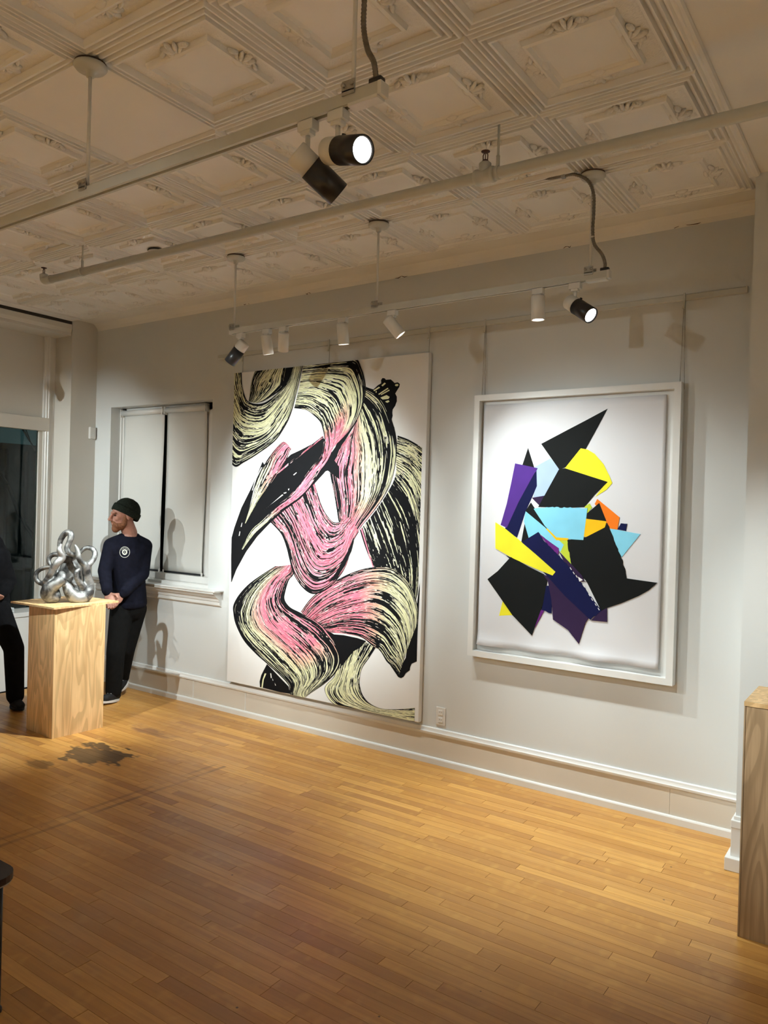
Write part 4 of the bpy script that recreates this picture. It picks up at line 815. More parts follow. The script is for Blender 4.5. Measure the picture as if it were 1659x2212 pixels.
# added unseen third track behind the viewer: fill for walls, street end and ceiling
t3 = track('light_track', 'added unseen light track behind the viewer, carrying fill spotlights', -5.6, 2.6, -1.2, Z1, (-5.2, -1.5, 2.2), 0)
for hx, tg, e, sz, where in (
        (-5.3, (-6.15, 3.9, 1.7), 330, 27, 'its left end'), (-4.8, (-5.0, -1.3, 0), 360, 66, 'second from the left'), (-4.3, (-3.5, 4.25, 1.5), 50, 34, 'third from the left'),
        (-3.5, (-2.9, -1.6, 0), 380, 66, 'fourth from the left'), (-2.9, (-1.7, 4.25, 1.5), 50, 36, 'fifth from the left'), (-2.2, (-3.0, -3.5, 1.5), 60, 66, 'sixth from the left'),
        (-1.0, (-.6, -3.5, 1.5), 60, 66, 'seventh from the left'), (-.2, (.6, -3.5, 1.5), 50, 66, 'fourth from the right'), (0.6, (.2, -1.5, 0), 330, 66, 'third from the right'),
        (1.5, (3.5, -.5, 1.5), 100, 66, 'second from the right'), (2.3, (2.4, .6, 0), 220, 66, 'its right end')):
    lamp_head(hx, -1.2, Z1, aim((hx, -1.2, zl1), tg), 'can', 'added fill spotlight on the unseen track behind the viewer, ' + where, e * E2, sz, .9)

# ---- sprinkler pipe
sp = thing('sprinkler_pipe', 'painted sprinkler pipe running below the tin ceiling', 'pipe', (-2.3, 2.857, 3.08))
pr = .024
MB().tube([(-4.755, 2.857, 3.098), (-1.5, 2.857, 3.062), (-.4, 2.857, 3.05), (3.5, 2.857, 3.01)], pr, 20).build('pipe', 'track_paint', sp)
MB().tube(catmull([(-4.70, 2.857, 3.098), (-4.75, 2.857, 3.098), (-4.782, 2.857, 3.105), (-4.79, 2.857, 3.14)], 12), .027, 16).build('elbow', 'track_paint', sp)
MB().lathe([(0, -.045), (.031, -.045), (.033, -.038), (.033, -.030), (.029, -.028), (.029, .028), (.033, .030), (.033, .038), (.031, .045), (0, .045)], (-1.52, 2.857, 3.062), (1, 0, 0), 22).build('tee_fitting', 'track_paint', sp)
MB().lathe([(.026, 0), (.026, .038), (.020, .044), (0, .044)], (-1.52, 2.857, 3.075), (0, 0, 1), 20).build('tee_neck', 'track_paint', sp)
def sprinkler(x, z):
    h = MB().lathe([(0, 0), (.012, 0), (.014, .006), (.010, .010), (0, .010)], (x, 2.857, z), (0, 0, 1), 14).build('sprinkler_head', 'brass', sp)
    h['label'] = 'dark bronze upright sprinkler head'
    for s_ in (-1, 1): MB().tube([(x + s_ * .010, 2.857, z + .008), (x + s_ * .011, 2.857, z + .03), (x + s_ * .004, 2.857, z + .042)], .0022, 6).build('frame_arm', 'brass', h)
    MB().tube([(x, 2.857, z + .01), (x, 2.857, z + .04)], .002, 6).build('glass_bulb', 'brass', h)
    MB().lathe([(0, 0), (.006, 0), (.018, .004), (.019, .006), (0, .008)], (x, 2.857, z + .040), (0, 0, 1), 16).build('deflector', 'brass', h)
sprinkler(-1.52, 3.119); sprinkler(-4.79, 3.14)
for x, zp in ((-1.461, 3.063), (-4.36, 3.094)):
    MB().tube([(x, 2.857, CEIL), (x, 2.857, zp + .02)], .0055, 8).build('hanger_rod', 'track_paint', sp)
    MB().lathe([(.008, 0), (.008, .05), (.0, .052)], (x, 2.857, zp + .02), (0, 0, 1), 10).build('rod_coupling', 'track_paint', sp)
    MB().lathe([(.0245, -.008), (.028, -.008), (.028, .008), (.0245, .008)], (x, 2.857, zp), (1, 0, 0), 18).build('hanger_ring', 'track_paint', sp)
sd = thing('smoke_detector', 'round white smoke detector on the tin ceiling', 'detector', (-4.05, 3.187, CEIL - .04))
MB().lathe([(0, 0), (.060, 0), (.062, .006), (.056, .012), (0, .012)], (-4.05, 3.187, CEIL - .012), (0, 0, 1), 28).build('base_plate', 'dark', sd)
MB().lathe([(0, 0), (.058, 0), (.060, .010), (.050, .014), (.040, .030), (.030, .036), (0, .037)], (-4.05, 3.187, CEIL - .010), (0, 0, -1), 28).build('dome', 'plastic', sd)

# ---- picture rail, hooks and cables
pr_ = thing('picture_rail', 'slim hanging rail fixed along the art wall', 'rail', (-2.7, YW, 2.83))
MB().prism([(YW, 2.818), (YW - .014, 2.818), (YW - .018, 2.822), (YW - .018, 2.848), (YW - .012, 2.852), (YW, 2.852)], 'x', -4.655, -0.745).build('rail_strip', 'track_paint', pr_)
MB().bbox(-.748, -.740, YW - .020, YW, 2.820, 2.853, .001).build('rail_end', 'track_paint', pr_)
def cables(x, z1, double, label):
    c = thing('hanging_cable', label, 'cable', (x, YW - .014, z1), 'cables hanging from the picture rail')
    for dx in ((-.012, .012) if double else (0,)): MB().tube([(x + dx * .2, YW - .013, 2.83), (x + dx, YW - .016, z1)], .0018, 6).build('wire', 'steel', c)
    MB().bbox(x - .005, x + .005, YW - .026, YW - .0185, 2.772, 2.858, .002).bbox(x - .009, x + .003, YW - .030, YW - .018, 2.772, 2.785, .002).build('hook', 'track_paint', c)
cables(-4.37, 2.66, False, 'thin cable above the left corner of the brush stroke painting')
cables(-3.50, 2.66, False, 'thin cable above the middle of the brush stroke painting')
cables(-2.655, 2.66, False, 'thin cable above the right corner of the brush stroke painting')
cables(-2.245, 2.34, True, 'double cable above the left corner of the framed collage')
cables(-1.05, 2.34, True, 'double cable above the right corner of the framed collage')
ou = thing('wall_outlet', 'white double power outlet just above the skirting', 'outlet', (-2.494, YW, .314))
MB().bbox(-2.529, -2.459, YW - .007, YW, .256, .372, .004).build('cover_plate', 'plastic', ou)
for zz in (.290, .338):
    rc = MB().bbox(-2.511, -2.477, YW - .010, YW - .006, zz - .016, zz + .016, .004).build('receptacle', 'trim', ou)
    for dx in (-.007, .006): MB().box(-2.494 + dx, -2.492 + dx, YW - .0104, YW - .009, zz - .002, zz + .008).build('slot', 'dark', rc)
# ================================================================== ARTWORKS
def ngon(pts, y, name, mat, parent, back=None):
    n = len(pts); mb = MB(); mb.add([(p[0], y, p[1]) for p in pts], [tuple(range(n))])
    if back is not None:
        mb.add([(p[0], y, p[1]) for p in pts] + [(p[0], back, p[1]) for p in pts], [(i, (i + 1) % n, n + (i + 1) % n, n + i) for i in range(n)])
    return mb.build(name, mat, parent)
cx0, cx1, cz0, cz1 = DATA['canvas']
YP = 4.255
pa = thing('brush_stroke_painting', 'tall unframed canvas of looping pink, cream and black brush strokes', 'painting', ((cx0 + cx1) / 2, YP, cz0))
MB().bbox(cx0, cx1, YP, YW - .004, cz0, cz1, .004).build('canvas', 'canvas', pa)
def lerp(a, b, t): return a + (b - a) * t
def clampc(x, z): return (min(max(x, cx0 + .003), cx1 - .003), min(max(z, cz0 + .003), cz1 - .003))
MARG = cx1 - .030
lay = 0
for si, s in enumerate(DATA['strokes']):
    lay += 1; yl = YP - .0004 - lay * .00013
    if 'p' in s:
        pts = [clampc(*p) for p in s['p']]
        ngon(pts, yl, s['n'] if s['n'] != 'dab' else 'paint_dab', 'ink' if 'k' not in s else 'dab_' + s['k'], pa)
        continue
    secs = s['s']; m = len(secs); NU = max(24, 7 * (m - 1) + 1); NV = 20
    # resample each cross section, then interpolate along
    S2 = [catmull([(p[0], 0, p[1]) for p in sec], NV + 1) for sec in secs]
    grid = list(zip(*[catmull([S2[i][j] for i in range(m)], NU) for j in range(NV + 1)]))   # [NU][NV+1]
    wid = sum((S2[i][0] - S2[i][-1]).length for i in range(m)) / m
    wmax = max((S2[i][0] - S2[i][-1]).length for i in range(m)); wid = 0.45 * wid + 0.55 * wmax
    vs = []; uvs = []; cols = []; inks = []; ul = 0; ln = []
    for i in range(NU):
        if i: ul += (grid[i][NV // 2] - grid[i - 1][NV // 2]).length
        ln.append(ul)
    for i in range(NU):
        t = i * (m - 1) / (NU - 1); k = min(int(t), m - 2); ft = t - k
        for j in range(NV + 1):
            v = j / NV; q = grid[i][j]; vs.append((q.x, yl, q.z))
            uvs.append((ln[i] + si * 3.7, v * wid * s['f'] + si * 1.9))
            ca = [lerp(a, b, ft) for a, b in zip(PCOL[s['c'][k][0]], PCOL[s['c'][k + 1][0]])]; cb = [lerp(a, b, ft) for a, b in zip(PCOL[s['c'][k][1]], PCOL[s['c'][k + 1][1]])]
            vs_ = min(max((v - .30) / .32, 0), 1); vs_ = vs_ * vs_ * (3 - 2 * vs_); cols.append([lerp(a, b, vs_) for a, b in zip(ca, cb)])
            iv = s['i']; tv = v * (len(iv) - 1); kv = min(int(tv), len(iv) - 2)
            inks.append(lerp(iv[kv], iv[kv + 1], tv - kv) + s['b'] + (.25 if j in (0, NV) else 0))
    fs = [(i * (NV + 1) + j, i * (NV + 1) + j + 1, (i + 1) * (NV + 1) + j + 1, (i + 1) * (NV + 1) + j) for i in range(NU - 1) for j in range(NV)]
    me = bpy.data.meshes.new(s['n']); me.from_pydata(vs, [], fs); me.materials.append(M['streak'])
    me.uv_layers.new(name='UVMap'); me.color_attributes.new('paint', 'FLOAT_COLOR', 'POINT'); me.attributes.new('ink', 'FLOAT', 'POINT')
    ca_ = me.color_attributes['paint']; ia = me.attributes['ink']; uvl = me.uv_layers['UVMap']
    for i, c in enumerate(cols): ca_.data[i].color = (*c, 1); ia.data[i].value = inks[i]
    for lp in me.loops: uvl.data[lp.index].uv = uvs[lp.vertex_index]
    bm = bmesh.new(); bm.from_mesh(me)      # trim the stroke at the canvas edges
    for co, no in (((cx0 + .002, 0, 0), (-1, 0, 0)), ((MARG if s['n'] in ('bottom_sweep', 'right_fan', 'lower_fan') else cx1 - .002, 0, 0), (1, 0, 0)), ((0, 0, cz0 + .002), (0, 0, -1)), ((0, 0, cz1 - .002), (0, 0, 1))):
        bmesh.ops.bisect_plane(bm, geom=bm.verts[:] + bm.edges[:] + bm.faces[:], plane_co=co, plane_no=no, clear_outer=True)
    bm.to_mesh(me); bm.free()
    link(s['n'] + '_stroke', me, pa)

# ---- framed collage
fx0, fx1, fz0, fz1 = DATA['frame']; px0, px1, pz0, pz1 = DATA['paper']
YF = 4.236; YQ = 4.275; fw = .036
fr = thing('framed_collage', 'white box frame holding a collage of angular cut paper shapes', 'framed art', ((fx0 + fx1) / 2, YF, fz0))
def member(pts, name):
    MB().prism(pts, 'y', YF, YW - .004).build(name, 'frame', fr)
member([(fx0, fz0), (fx1, fz0), (fx1 - fw, fz0 + fw), (fx0 + fw, fz0 + fw)], 'frame_rail'); member([(fx0, fz1), (fx0 + fw, fz1 - fw), (fx1 - fw, fz1 - fw), (fx1, fz1)], 'frame_rail')
member([(fx0, fz0), (fx0 + fw, fz0 + fw), (fx0 + fw, fz1 - fw), (fx0, fz1)], 'frame_stile'); member([(fx1, fz0), (fx1, fz1), (fx1 - fw, fz1 - fw), (fx1 - fw, fz0 + fw)], 'frame_stile')
MB().box(fx0 + fw - .002, fx1 - fw + .002, 4.288, 4.294, fz0 + fw - .002, fz1 - fw + .002).build('backing_board', 'frame', fr)
# paper sheet floated on the board, wavy lower edge
nx, nz = 60, 40; vs = []
for i in range(nz + 1):
    for j in range(nx + 1):
        u, v = j / nx, i / nz; z = pz0 + v * (pz1 - pz0); low = max(0, 1 - v / .035)
        wv = .006 * math.sin(u * 21) * low + .004 * math.sin(u * 9 + 1) * low
        vs.append((px0 + u * (px1 - px0), YQ - .014 * low - wv * 1.5, z))
sheet = MB().add(vs, [(i * (nx + 1) + j, i * (nx + 1) + j + 1, (i + 1) * (nx + 1) + j + 1, (i + 1) * (nx + 1) + j) for i in range(nz) for j in range(nx)], True).build('paper_sheet', 'paper', fr)
sm = sheet.modifiers.new('thickness', 'SOLIDIFY'); sm.thickness = .0006; sm.offset = -1
TORN = {'sky_blue_block': (1, 2, 3), 'black_mass': (0, 1, 2, 3, 4, 5, 13, 14), 'navy_diagonal': (1, 2, 3, 4, 5, 6), 'navy_chip': (0,), 'blue_panel': (2,)}
rn = random.Random(11)
for i, (n_, c_, pts) in enumerate(DATA['pieces']):
    if n_ in TORN:          # ragged torn edges
        out = []
        for k, a in enumerate(pts):
            b = pts[(k + 1) % len(pts)]; out.append(a)
            if k in TORN[n_]:
                dx, dz = b[0] - a[0], b[1] - a[1]; ln_ = math.hypot(dx, dz); m_ = max(2, int(ln_ / .012))
                for q in range(1, m_):
                    jt = rn.uniform(-.0035, .0035); out.append((a[0] + dx * q / m_ - dz / ln_ * jt, a[1] + dz * q / m_ + dx / ln_ * jt))
        pts = out
    ngon(pts, YQ - .0012 - i * .0002, n_, 'gouache_' + c_, sheet, YQ - .0002)
for a, b in DATA['dashes']:
    d = (Vector(b) - Vector(a)); nrm = Vector((-d.y, d.x)).normalized() * .0022
    ngon([(a[0] + nrm.x, a[1] + nrm.y), (b[0] + nrm.x, b[1] + nrm.y), (b[0] - nrm.x, b[1] - nrm.y), (a[0] - nrm.x, a[1] - nrm.y)], YQ - .0090, 'torn_edge', 'gouache_W', sheet)
MB().tube(catmull([(p[0], YQ - .0016, p[1] + .004) for p in DATA['sign']], 40), .0013, 5).build('signature', 'pencil', sheet)

# ================================================================== PLINTHS, SCULPTURE
def rot2(p, c, a): x, y = p[0] - c[0], p[1] - c[1]; return (c[0] + x * math.cos(a) - y * math.sin(a), c[1] + x * math.sin(a) + y * math.cos(a))
pl = thing('plywood_plinth', 'tall plywood plinth with overhanging top under the silver sculpture', 'plinth', (-5.02, 3.22, 0))
F0 = (-4.843, 3.030); wA, wB, aR = .358, .386, math.radians(-3.6)
def quadbox(mb, org, a, x0, x1, y0, y1, z0, z1):
    pts = [rot2((org[0] + x, org[1] + y), org, a) for x, y in ((x0, y0), (x1, y0), (x1, y1), (x0, y1))]
    return mb.prism(pts, 'z', z0, z1)
th = .018
quadbox(MB(), F0, aR, -wA, 0, 0, th, 0, .898).build('front_panel', 'ply', pl)
quadbox(MB(), F0, aR, -th, 0, th + .0005, wB, 0, .898).build('side_panel', 'ply', pl)
quadbox(MB(), F0, aR, -wA, -wA + th, th + .0005, wB, 0, .898).build('side_panel', 'ply', pl)
quadbox(MB(), F0, aR, -wA + th, -th, wB - th, wB, 0, .898).build('back_panel', 'ply', pl)
top = quadbox(MB(), (-4.812, 3.003), math.radians(2.5), -.505, 0, 0, .535, .898, .911).build('top_board', 'ply', pl)
quadbox(MB(), (-4.812, 3.003), math.radians(2.5), -.505, 0, -.0006, 0, .8985, .9105).build('top_board_edge', 'ply_edge', pl)

rp = thing('plywood_pedestal', 'dark plywood pedestal at the right edge in front of the pier', 'plinth', (-.33, 3.5, 0))
MB().box(-.535, -.10, 3.309, 3.327, .0, .916).build('front_panel', 'ply2', rp)
MB().box(-.535, -.517, 3.3275, 3.65, 0, .916).build('side_panel', 'ply2', rp)
MB().box(-.118, -.10, 3.3275, 3.65, 0, .916).build('side_panel', 'ply2', rp)
MB().box(-.517, -.118, 3.632, 3.65, 0, .916).build('back_panel', 'ply2', rp)
MB().box(-.537, -.098, 3.306, 3.652, .9165, .934).build('top_board', 'ply', rp)
MB().box(-.536, -.531, 3.3055, 3.3092, .002, .915).build('edge_band', 'bare_wood', rp)

scu = MB()
zmin = 9
for n_, pts in DATA['sculpt']:
    c = catmull([p[:3] for p in pts], len(pts) * 6); r = [v.x * (1.24 if n_ in ('foot', 'body') else 1.16) + .0015 for v in catmull([(p[3], 0, 0) for p in pts], len(pts) * 6)]
    scu.tube(c, r, 16); scu.ell(c[0], [(r[0], 0, 0), (0, r[0], 0), (0, 0, r[0])], 12, 8); scu.ell(c[-1], [(r[-1], 0, 0), (0, r[-1], 0), (0, 0, r[-1])], 12, 8)
    zmin = min(zmin, min(a.z - b for a, b in zip(c, r)))
scu.v = [(x, y, max(z, .9112)) for x, y, z in scu.v]
so = blobmesh('tentacle_sculpture', scu, 'silver', None, .006, 4)
tag(so, 'silver sculpture of intertwined curling tentacles on the plywood plinth', 'sculpture')

# ================================================================== CHAIR AT THE LEFT EDGE, MAGAZINES
ch = thing('side_chair', 'dark seated chair with thin metal legs cut by the left edge', 'chair', (-2.62, 1.12, 0))
sx0, sx1, sy0, sy1 = -2.80, -2.340, .92, 1.372
bmv = MB()
def rrect(x0, x1, y0, y1, r, n=6):
    out = []
    for cx_, cy_, a0 in ((x1 - r, y1 - r, 0), (x0 + r, y1 - r, PI / 2), (x0 + r, y0 + r, PI), (x1 - r, y0 + r, 3 * PI / 2)):
        out += [(cx_ + r * math.cos(a0 + PI / 2 * i / n), cy_ + r * math.sin(a0 + PI / 2 * i / n)) for i in range(n + 1)]
    return out
MB().prism(rrect(sx0, sx1, sy0, sy1, .07), 'z', .430, .452).build('seat', 'seat', ch)
MB().prism(rrect(sx0 + .004, sx1 - .002, sy0 + .004, sy1 - .002, .07), 'z', .424, .430).build('seat_rim', 'steel', ch)
for xx, yy in ((sx0 + .03, sy0 + .03), (sx1 - .012, sy0 + .03), (sx0 + .03, sy1 - .012), (sx1 - .050, sy1 - .045)):
    lg = MB().tube([(xx, yy, .426), (xx, yy, .012)], .010, 10).build('leg', 'black_metal', ch)
    MB().lathe([(0, 0), (.015, 0), (.015, .012), (.011, .018), (0, .018)], (xx, yy, 0.0), (0, 0, 1), 12).build('rubber_foot', 'black_metal', lg)
for yy in (sy0 + .06, sy1 - .06): MB().tube([(sx0 + .03, yy, .43), (sx0 - .03, yy, .86)], .010, 10).build('back_post', 'black_metal', ch)
MB().prism([(sx0 - .040, .66), (sx0 - .024, .66), (sx0 - .048, .86), (sx0 - .064, .86)], 'y', sy0 + .03, sy1 - .03).build('backrest', 'seat', ch)
for i in range(5):
    z = .66 + i * .012; a = math.radians((-4, 5, 0, 8, -2)[i])
    o = quadbox(MB(), (-6.35, 3.42), a, -.09, .09, -.12, .12, z, z + .0115).build('magazine', 'magazine', None)
    tag(o, 'glossy magazine in the short stack behind the plinth, ' + ('at the bottom', 'second from the bottom', 'in the middle', 'second from the top', 'on top')[i], 'magazine', 'magazines on the window shelf')

# ================================================================== PEOPLE
man = DATA['man']
vd = Vector((man['chest'][0], man['chest'][1], 0)).normalized(); right = Vector((-vd.y, vd.x, 0)) * -1
def unit(v): return Vector(v).normalized()
def hand(mb, wrist, tip, side, r=.011, curl=.35):
    """palm and five fingers; tip = knuckle direction target, side = thumb side"""
    w_ = Vector(wrist); d = unit(Vector(tip) - w_); s_ = unit(Vector(side) - d * Vector(side).dot(d)); nn = d.cross(s_)
    pc = w_ + d * .045
    mb.ell(pc, [d * .052, s_ * .040, nn * .016], 14, 10)
    for k, (off, ln) in enumerate(((.030, .070), (.011, .078), (-.009, .074), (-.028, .058))):
        b = w_ + d * .082 + s_ * off; p1 = b + (d * math.cos(curl * .6) + nn * math.sin(curl * .6)) * ln * .45; p2 = p1 + (d * math.cos(curl * 1.8) + nn * math.sin(curl * 1.8)) * ln * .32; p3 = p2 + (d * math.cos(curl * 2.8) + nn * math.sin(curl * 2.8)) * ln * .25
        mb.cap(b, .0095, p1, .0088, 10).cap(p1, .0088, p2, .0080, 10).cap(p2, .0080, p3, .0070, 10)
    b = w_ + d * .028 + s_ * .034; p1 = b + (d * .6 + s_ * .7 + nn * .2).normalized() * .038; p2 = p1 + (d * .95 + s_ * .15 + nn * .25).normalized() * .030
    mb.cap(w_ + d * .015 + s_ * .018, .014, b, .012, 10).cap(b, .0115, p1, .0098, 10).cap(p1, .0098, p2, .0082, 10)
def person(J, name, label, face, faceup, top, topmat, legmat, hat=True, beard=True, logo=False, soles=True):
    J = {k: Vector(v) for k, v in J.items()}
    base = Vector((J['anA'].x, J['anA'].y, 0))
    t = thing(name, label, 'person', base)
    f = unit(face); u = unit(Vector(faceup) - f * Vector(faceup).dot(f)); s_ = f.cross(u)   # s_ = person's right
    H = J['head']
    def h(a, b, c=0): return H + f * a + u * b + s_ * c
    body = MB()
    body.ell(h(-.012, .030), [f * .098, s_ * .075, u * .092], 20, 14)
    body.ell(h(.030, -.045), [f * .066, s_ * .058, u * .072], 18, 12)
    body.ell(h(.062, -.096), [f * .030, s_ * .030, u * .022], 12, 8)
    body.ell(h(.080, .028), [f * .020, s_ * .050, u * .014], 12, 8)
    body.cap(h(.088, .018), .011, h(.118, -.024), .0135, 12); body.ell(h(.104, -.030), [f * .014, s_ * .019, u * .010], 10, 8)
    body.ell(h(.092, -.052), [f * .013, s_ * .026, u * .007], 10, 8); body.ell(h(.090, -.064), [f * .012, s_ * .022, u * .007], 10, 8)
    for sg in (-1, 1):
        body.ell(h(.060, -.020, sg * .036), [f * .030, s_ * .022, u * .026], 10, 8)
        body.ell(h(-.014, -.008, sg * .077), [f * .019, s_ * .009, u * .032], 12, 8)
    body.cap(h(-.012, -.048), .058, J['neck'], .062, 16)
    tor = [(J['neck'], .058), (J['upchest'], .105), (J['chest'], .125), (J['waist'], .115), (J['pelvis'], .125)]
    for (a, ra), (b, rb) in zip(tor[:-1], tor[1:]): body.cap(a, ra, b, rb, 16)
    limbs = [('shR', 'elR', 'wrR', .048, .038, .026), ('shL', 'elL', 'wrL', .048, .038, .026)]
    for a, b, c, r0, r1, r2 in limbs: body.cap(J['upchest'], .06, J[a], r0, 12).cap(J[a], r0, J[b], r1, 12).cap(J[b], r1, J[c], r2, 12)
    for a, b, c in (('hipA', 'knA', 'anA'), ('hipB', 'knB', 'anB')): body.cap(J[a], .078, J[b], .052, 14).cap(J[b], .052, J[c], .036, 14)
    cams = Vector((0, 0, 1.6)) - H
    hand(body, J['wrR'], J['haR'], J['haL'] - J['haR'] + Vector((0, 0, .05)))
    hand(body, J['wrL'], J['haL'], J['haR'] - J['haL'] + Vector((0, 0, .05)))
    bo = blobmesh('body', body, 'skin', t, .0045, 3)
    for sg in (-1, 1): MB().ell(h(.079, .006, sg * .031), [f * .010, s_ * .013, u * .007], 10, 8).build('eye', 'eye', bo)
    for sg in (-1, 1): MB().cap(h(.094, .026, sg * .012), .0045, h(.080, .024, sg * .046), .0035, 8).build('eyebrow', 'beard' if beard else 'hair', bo)
    # garments
    g_ = MB(); lift = .014
    tor2 = [(J['neck'] + (J['upchest'] - J['neck']) * .55, .078), (J['upchest'], .118), (J['chest'], .142), (J['waist'], .140), (J['pelvis'] + Vector((0, 0, .03)), .142)]
    for (a, ra), (b, rb) in zip(tor2[:-1], tor2[1:]): g_.cap(a, ra, b, rb, 18)
    mid = (J['shR'] + J['shL']) / 2; sw = (J['shL'] - J['shR'])
    for k in ('R', 'L'):
        S_, E_, W_ = J['sh' + k], J['el' + k], J['wr' + k]
        g_.cap(J['neck'].lerp(J['upchest'], .34), .060, S_ + Vector((0, 0, .004)), .064, 14).cap(J['upchest'], .088, S_, .066, 14).cap(J['chest'], .10, S_.lerp(J['chest'], .35), .10, 14).cap(S_, .066, E_, .055, 14).cap(E_, .055, W_.lerp(E_, .12), .043, 14).cap(W_.lerp(E_, .2), .042, W_.lerp(E_, .02), .034, 14)
        for q in range(3):   # soft sleeve folds
            c = E_.lerp(W_, .1 + q * .2); dd = unit(W_ - E_); pp = dd.cross(unit(S_ - E_) + Vector((.1, .2, .3))).normalized()
            g_.ell(c, [dd * .012, pp * .054, dd.cross(pp) * .054], 12, 6)
    # hem
    g_.lathe([(.0, 0), (.140, 0), (.146, .012), (.146, .045), (.138, .055), (0, .055)], J['pelvis'] + Vector((0, 0, -.02)), unit(J['waist'] - J['pelvis']), 20)
    blobmesh('sweatshirt' if top == 'sweatshirt' else 'coat', g_, topmat, t, .007, 7)
    if top == 'sweatshirt':     # ribbed collar, dipping towards the front
        cd = unit(-vd * .9 - right * .35); ca0 = J['neck'] + (J['upchest'] - J['neck']) * .42; pts = []
        for i in range(33):
            a = 2 * PI * i / 32; e0 = cd * math.cos(a) + Vector((-cd.y, cd.x, 0)) * math.sin(a)
            pts.append(ca0 + e0 * .078 + Vector((0, 0, -.036 * math.cos(a) + .006)))
        MB().tube(pts, .011, 8).build('collar', topmat, [c for c in t.children if c.name.startswith('sweatshirt')][0])
    tr_ = MB()
    tr_.cap(J['pelvis'] + Vector((0, 0, .03)), .125, J['pelvis'] + Vector((0, 0, -.03)), .13, 18)
    for a, b, c in (('hipA', 'knA', 'anA'), ('hipB', 'knB', 'anB')):
        tr_.cap(J['pelvis'], .11, J[a], .100, 16).cap(J[a], .100, J[b], .075, 16).cap(J[b], .075, J[c] + (J[b] - J[c]).normalized() * .02, .066, 16)
        for q in range(3):
            cc = J[b].lerp(J[c], .72 + q * .09); dd = unit(J[c] - J[b]); pp = unit(dd.cross(Vector((1, .3, 0)))); tr_.ell(cc, [dd * .014, pp * (.070 - .002 * q), dd.cross(pp) * .070], 14, 6)
    blobmesh('trousers', tr_, legmat, t, .007, 6)
    for k in ('A', 'B'):
        an, to, he = J['an' + k], J['toe' + k], J['he' + k]
        d = unit(to - he); up = unit(Vector((0, 0, 1)) - d * d.z); sd_ = d.cross(up); off = up * .012
        sh = MB(); sh.cap(he + off, .037, he.lerp(to, .5) + off * .8, .040, 14).cap(he.lerp(to, .5) + off * .6, .040, to + off * .2, .034, 14).cap(he + up * .02, .036, an + up * .02, .042, 14)
        so_ = blobmesh('shoe', sh, 'shoe', t, .005, 4)
        for v in so_.data.vertices:
            rel = v.co - he; hh = rel.dot(up); lim = -.026
            if hh < lim: v.co += up * (lim - hh)
        # sole outline
        ol = []
        for i in range(28):
            an_ = 2 * PI * i / 28; cc = he.lerp(to, .5); ol.append(cc + d * ((to - he).length / 2 + .040) * math.cos(an_) + sd_ * .042 * math.sin(an_) * (1 - .12 * math.cos(2 * an_)))
        n = len(ol); vs = [p - up * .030 for p in ol] + [p - up * .013 for p in ol]
        MB().add(vs, [(i, (i + 1) % n, n + (i + 1) % n, n + i) for i in range(n)] + [tuple(range(n))[::-1], tuple(range(n, 2 * n))]).build('sole', 'rubber' if soles else 'shoe', so_)
        if soles:
            for q in range(4): c = he.lerp(to, .45 + q * .12) + up * (.050 - q * .006); MB().cap(c - sd_ * .016, .003, c + sd_ * .016, .003, 6).build('lace', 'rubber', so_)
    if beard:
        bd = MB()
        bd.ell(h(.036, -.078), [f * .064, s_ * .062, u * .044], 18, 12).ell(h(.072, -.104), [f * .034, s_ * .036, u * .034], 14, 10).ell(h(.096, -.046), [f * .013, s_ * .030, u * .008], 12, 8)
        for sg in (-1, 1): bd.cap(h(.020, -.070, sg * .052), .024, h(.004, -.005, sg * .068), .012, 10).cap(h(.092, -.048, sg * .022), .009, h(.070, -.080, sg * .040), .018, 10)
        blobmesh('beard', bd, 'beard', t, .005, 3)
    if hat:
        tl = math.radians(33); hu = u * math.cos(tl) - f * math.sin(tl); hf = f * math.cos(tl) + u * math.sin(tl); ho = h(-.014, .008)
        vs = []; n = 48; rings = 16
        for i in range(rings + 1):
            q = i / rings; z = q * .140; rad = math.sqrt(max(0, 1 - (q * .995) ** 2.6)) if i < rings else 0.02
            for k in range(n):
                a = 2 * PI * k / n; rb = 1 + .012 * math.cos(k * PI)
                vs.append(ho + hf * (.113 * rad * rb * math.cos(a)) + s_ * (.088 * rad * rb * math.sin(a)) + hu * (z - .002))
        fs = [(i * n + k, i * n + (k + 1) % n, (i + 1) * n + (k + 1) % n, (i + 1) * n + k) for i in range(rings) for k in range(n)]
        bn = MB().add(vs, fs, True).build('beanie', 'beanie', t)
        sm_ = bn.modifiers.new('knit', 'SOLIDIFY'); sm_.thickness = .004
        cf = []; prof = [(.98, -.012), (1.035, -.012), (1.06, .004), (1.06, .036), (1.03, .048), (.98, .046)]
        for r_, z in prof:
            for k in range(n):
                a = 2 * PI * k / n; rb = r_ * (1 + .010 * math.cos(k * PI)); cf.append(ho + hf * (.113 * rb * math.cos(a)) + s_ * (.088 * rb * math.sin(a)) + hu * z)
        MB().add(cf, [(i * n + k, i * n + (k + 1) % n, ((i + 1) % 6) * n + (k + 1) % n, ((i + 1) % 6) * n + k) for i in range(6) for k in range(n)], True).build('beanie_cuff', 'beanie', bn)
    else:
        hr = MB(); hr.ell(h(-.020, .045), [f * .100, s_ * .083, u * .088], 18, 12); blobmesh('hair', hr, 'hair', t, .007, 4)
    return t
facedir = (-right * .93 - vd * .30 + Vector((0, 0, -.10)))
m1 = person(man, 'person', 'man in dark beanie and navy sweatshirt standing by the window sill', facedir, (0, 0, 1), 'sweatshirt', 'sweat', 'trouser')
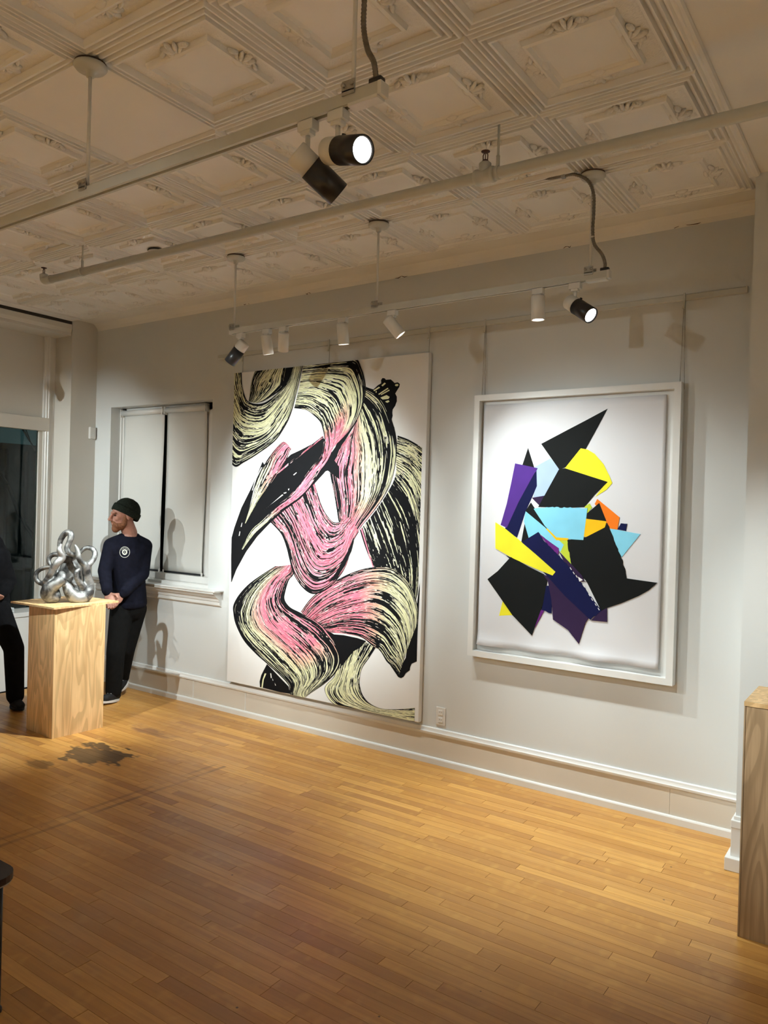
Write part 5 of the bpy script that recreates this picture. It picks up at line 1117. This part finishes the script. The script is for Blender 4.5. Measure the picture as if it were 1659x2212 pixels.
m2 = person(DATA['man2'], 'person', 'person in black clothes cut off by the left edge beside the plinth', (right * .6 - vd * .5), (0, 0, 1), 'coat', 'coat', 'coat', hat=False, beard=False, soles=False)
# ---- badge print on the sweatshirt: thin rings shrink-fitted to the cloth
shirt = [c for c in m1.children if c.name.startswith('sweatshirt')][0]
def logo():
    # find cloth surface along the viewing direction
    me = shirt.data
    ctr = Vector(BADGE); best = None
    dg = bpy.context.evaluated_depsgraph_get()
    d = vd
    from mathutils.bvhtree import BVHTree
    bvh = BVHTree.FromPolygons([v.co.copy() for v in me.vertices], [tuple(p.vertices) for p in me.polygons])
    up = Vector((0, 0, 1)); sd = Vector((vd.y, -vd.x, 0))
    def hit(a, b):
        o = ctr + sd * a + up * b - d * .6; r = bvh.ray_cast(o, d)
        return (r[0] + r[1] * .0022) if r[0] is not None else None
    def ring(r0, r1, name, n=40):
        vs = []; fs = []
        for i in range(n):
            a = 2 * PI * i / n; p = hit(r0 * math.cos(a) * .88, r0 * math.sin(a)); q = hit(r1 * math.cos(a) * .88, r1 * math.sin(a))
            if p is None or q is None: return
            vs += [p, q]
        fs = [(2 * i, 2 * i + 1, (2 * i + 3) % (2 * n), (2 * i + 2) % (2 * n)) for i in range(n)]
        MB().add(vs, fs).build(name, 'print', shirt)
    ring(.041, .045, 'badge_outer_ring'); ring(.012, .023, 'badge_inner_ring')
    for i in range(9):      # small letter like marks round the top of the badge
        a = math.radians(150 - i * 15); b0 = a - .05; b1 = a + .05; pts = []
        for rr_, aa in ((.029, b0), (.036, b0), (.036, b1), (.029, b1)):
            p = hit(rr_ * math.cos(aa) * .88, rr_ * math.sin(aa))
            if p is None: return
            pts.append(p)
        MB().add(pts, [(0, 1, 2, 3)]).build('badge_letter', 'print', shirt)
    pts = [hit(.003 * math.cos(a), .006 * math.sin(a)) for a in [2 * PI * i / 10 for i in range(10)]]
    if all(p is not None for p in pts): MB().add(pts, [tuple(range(10))]).build('badge_centre', 'print', shirt)
logo()
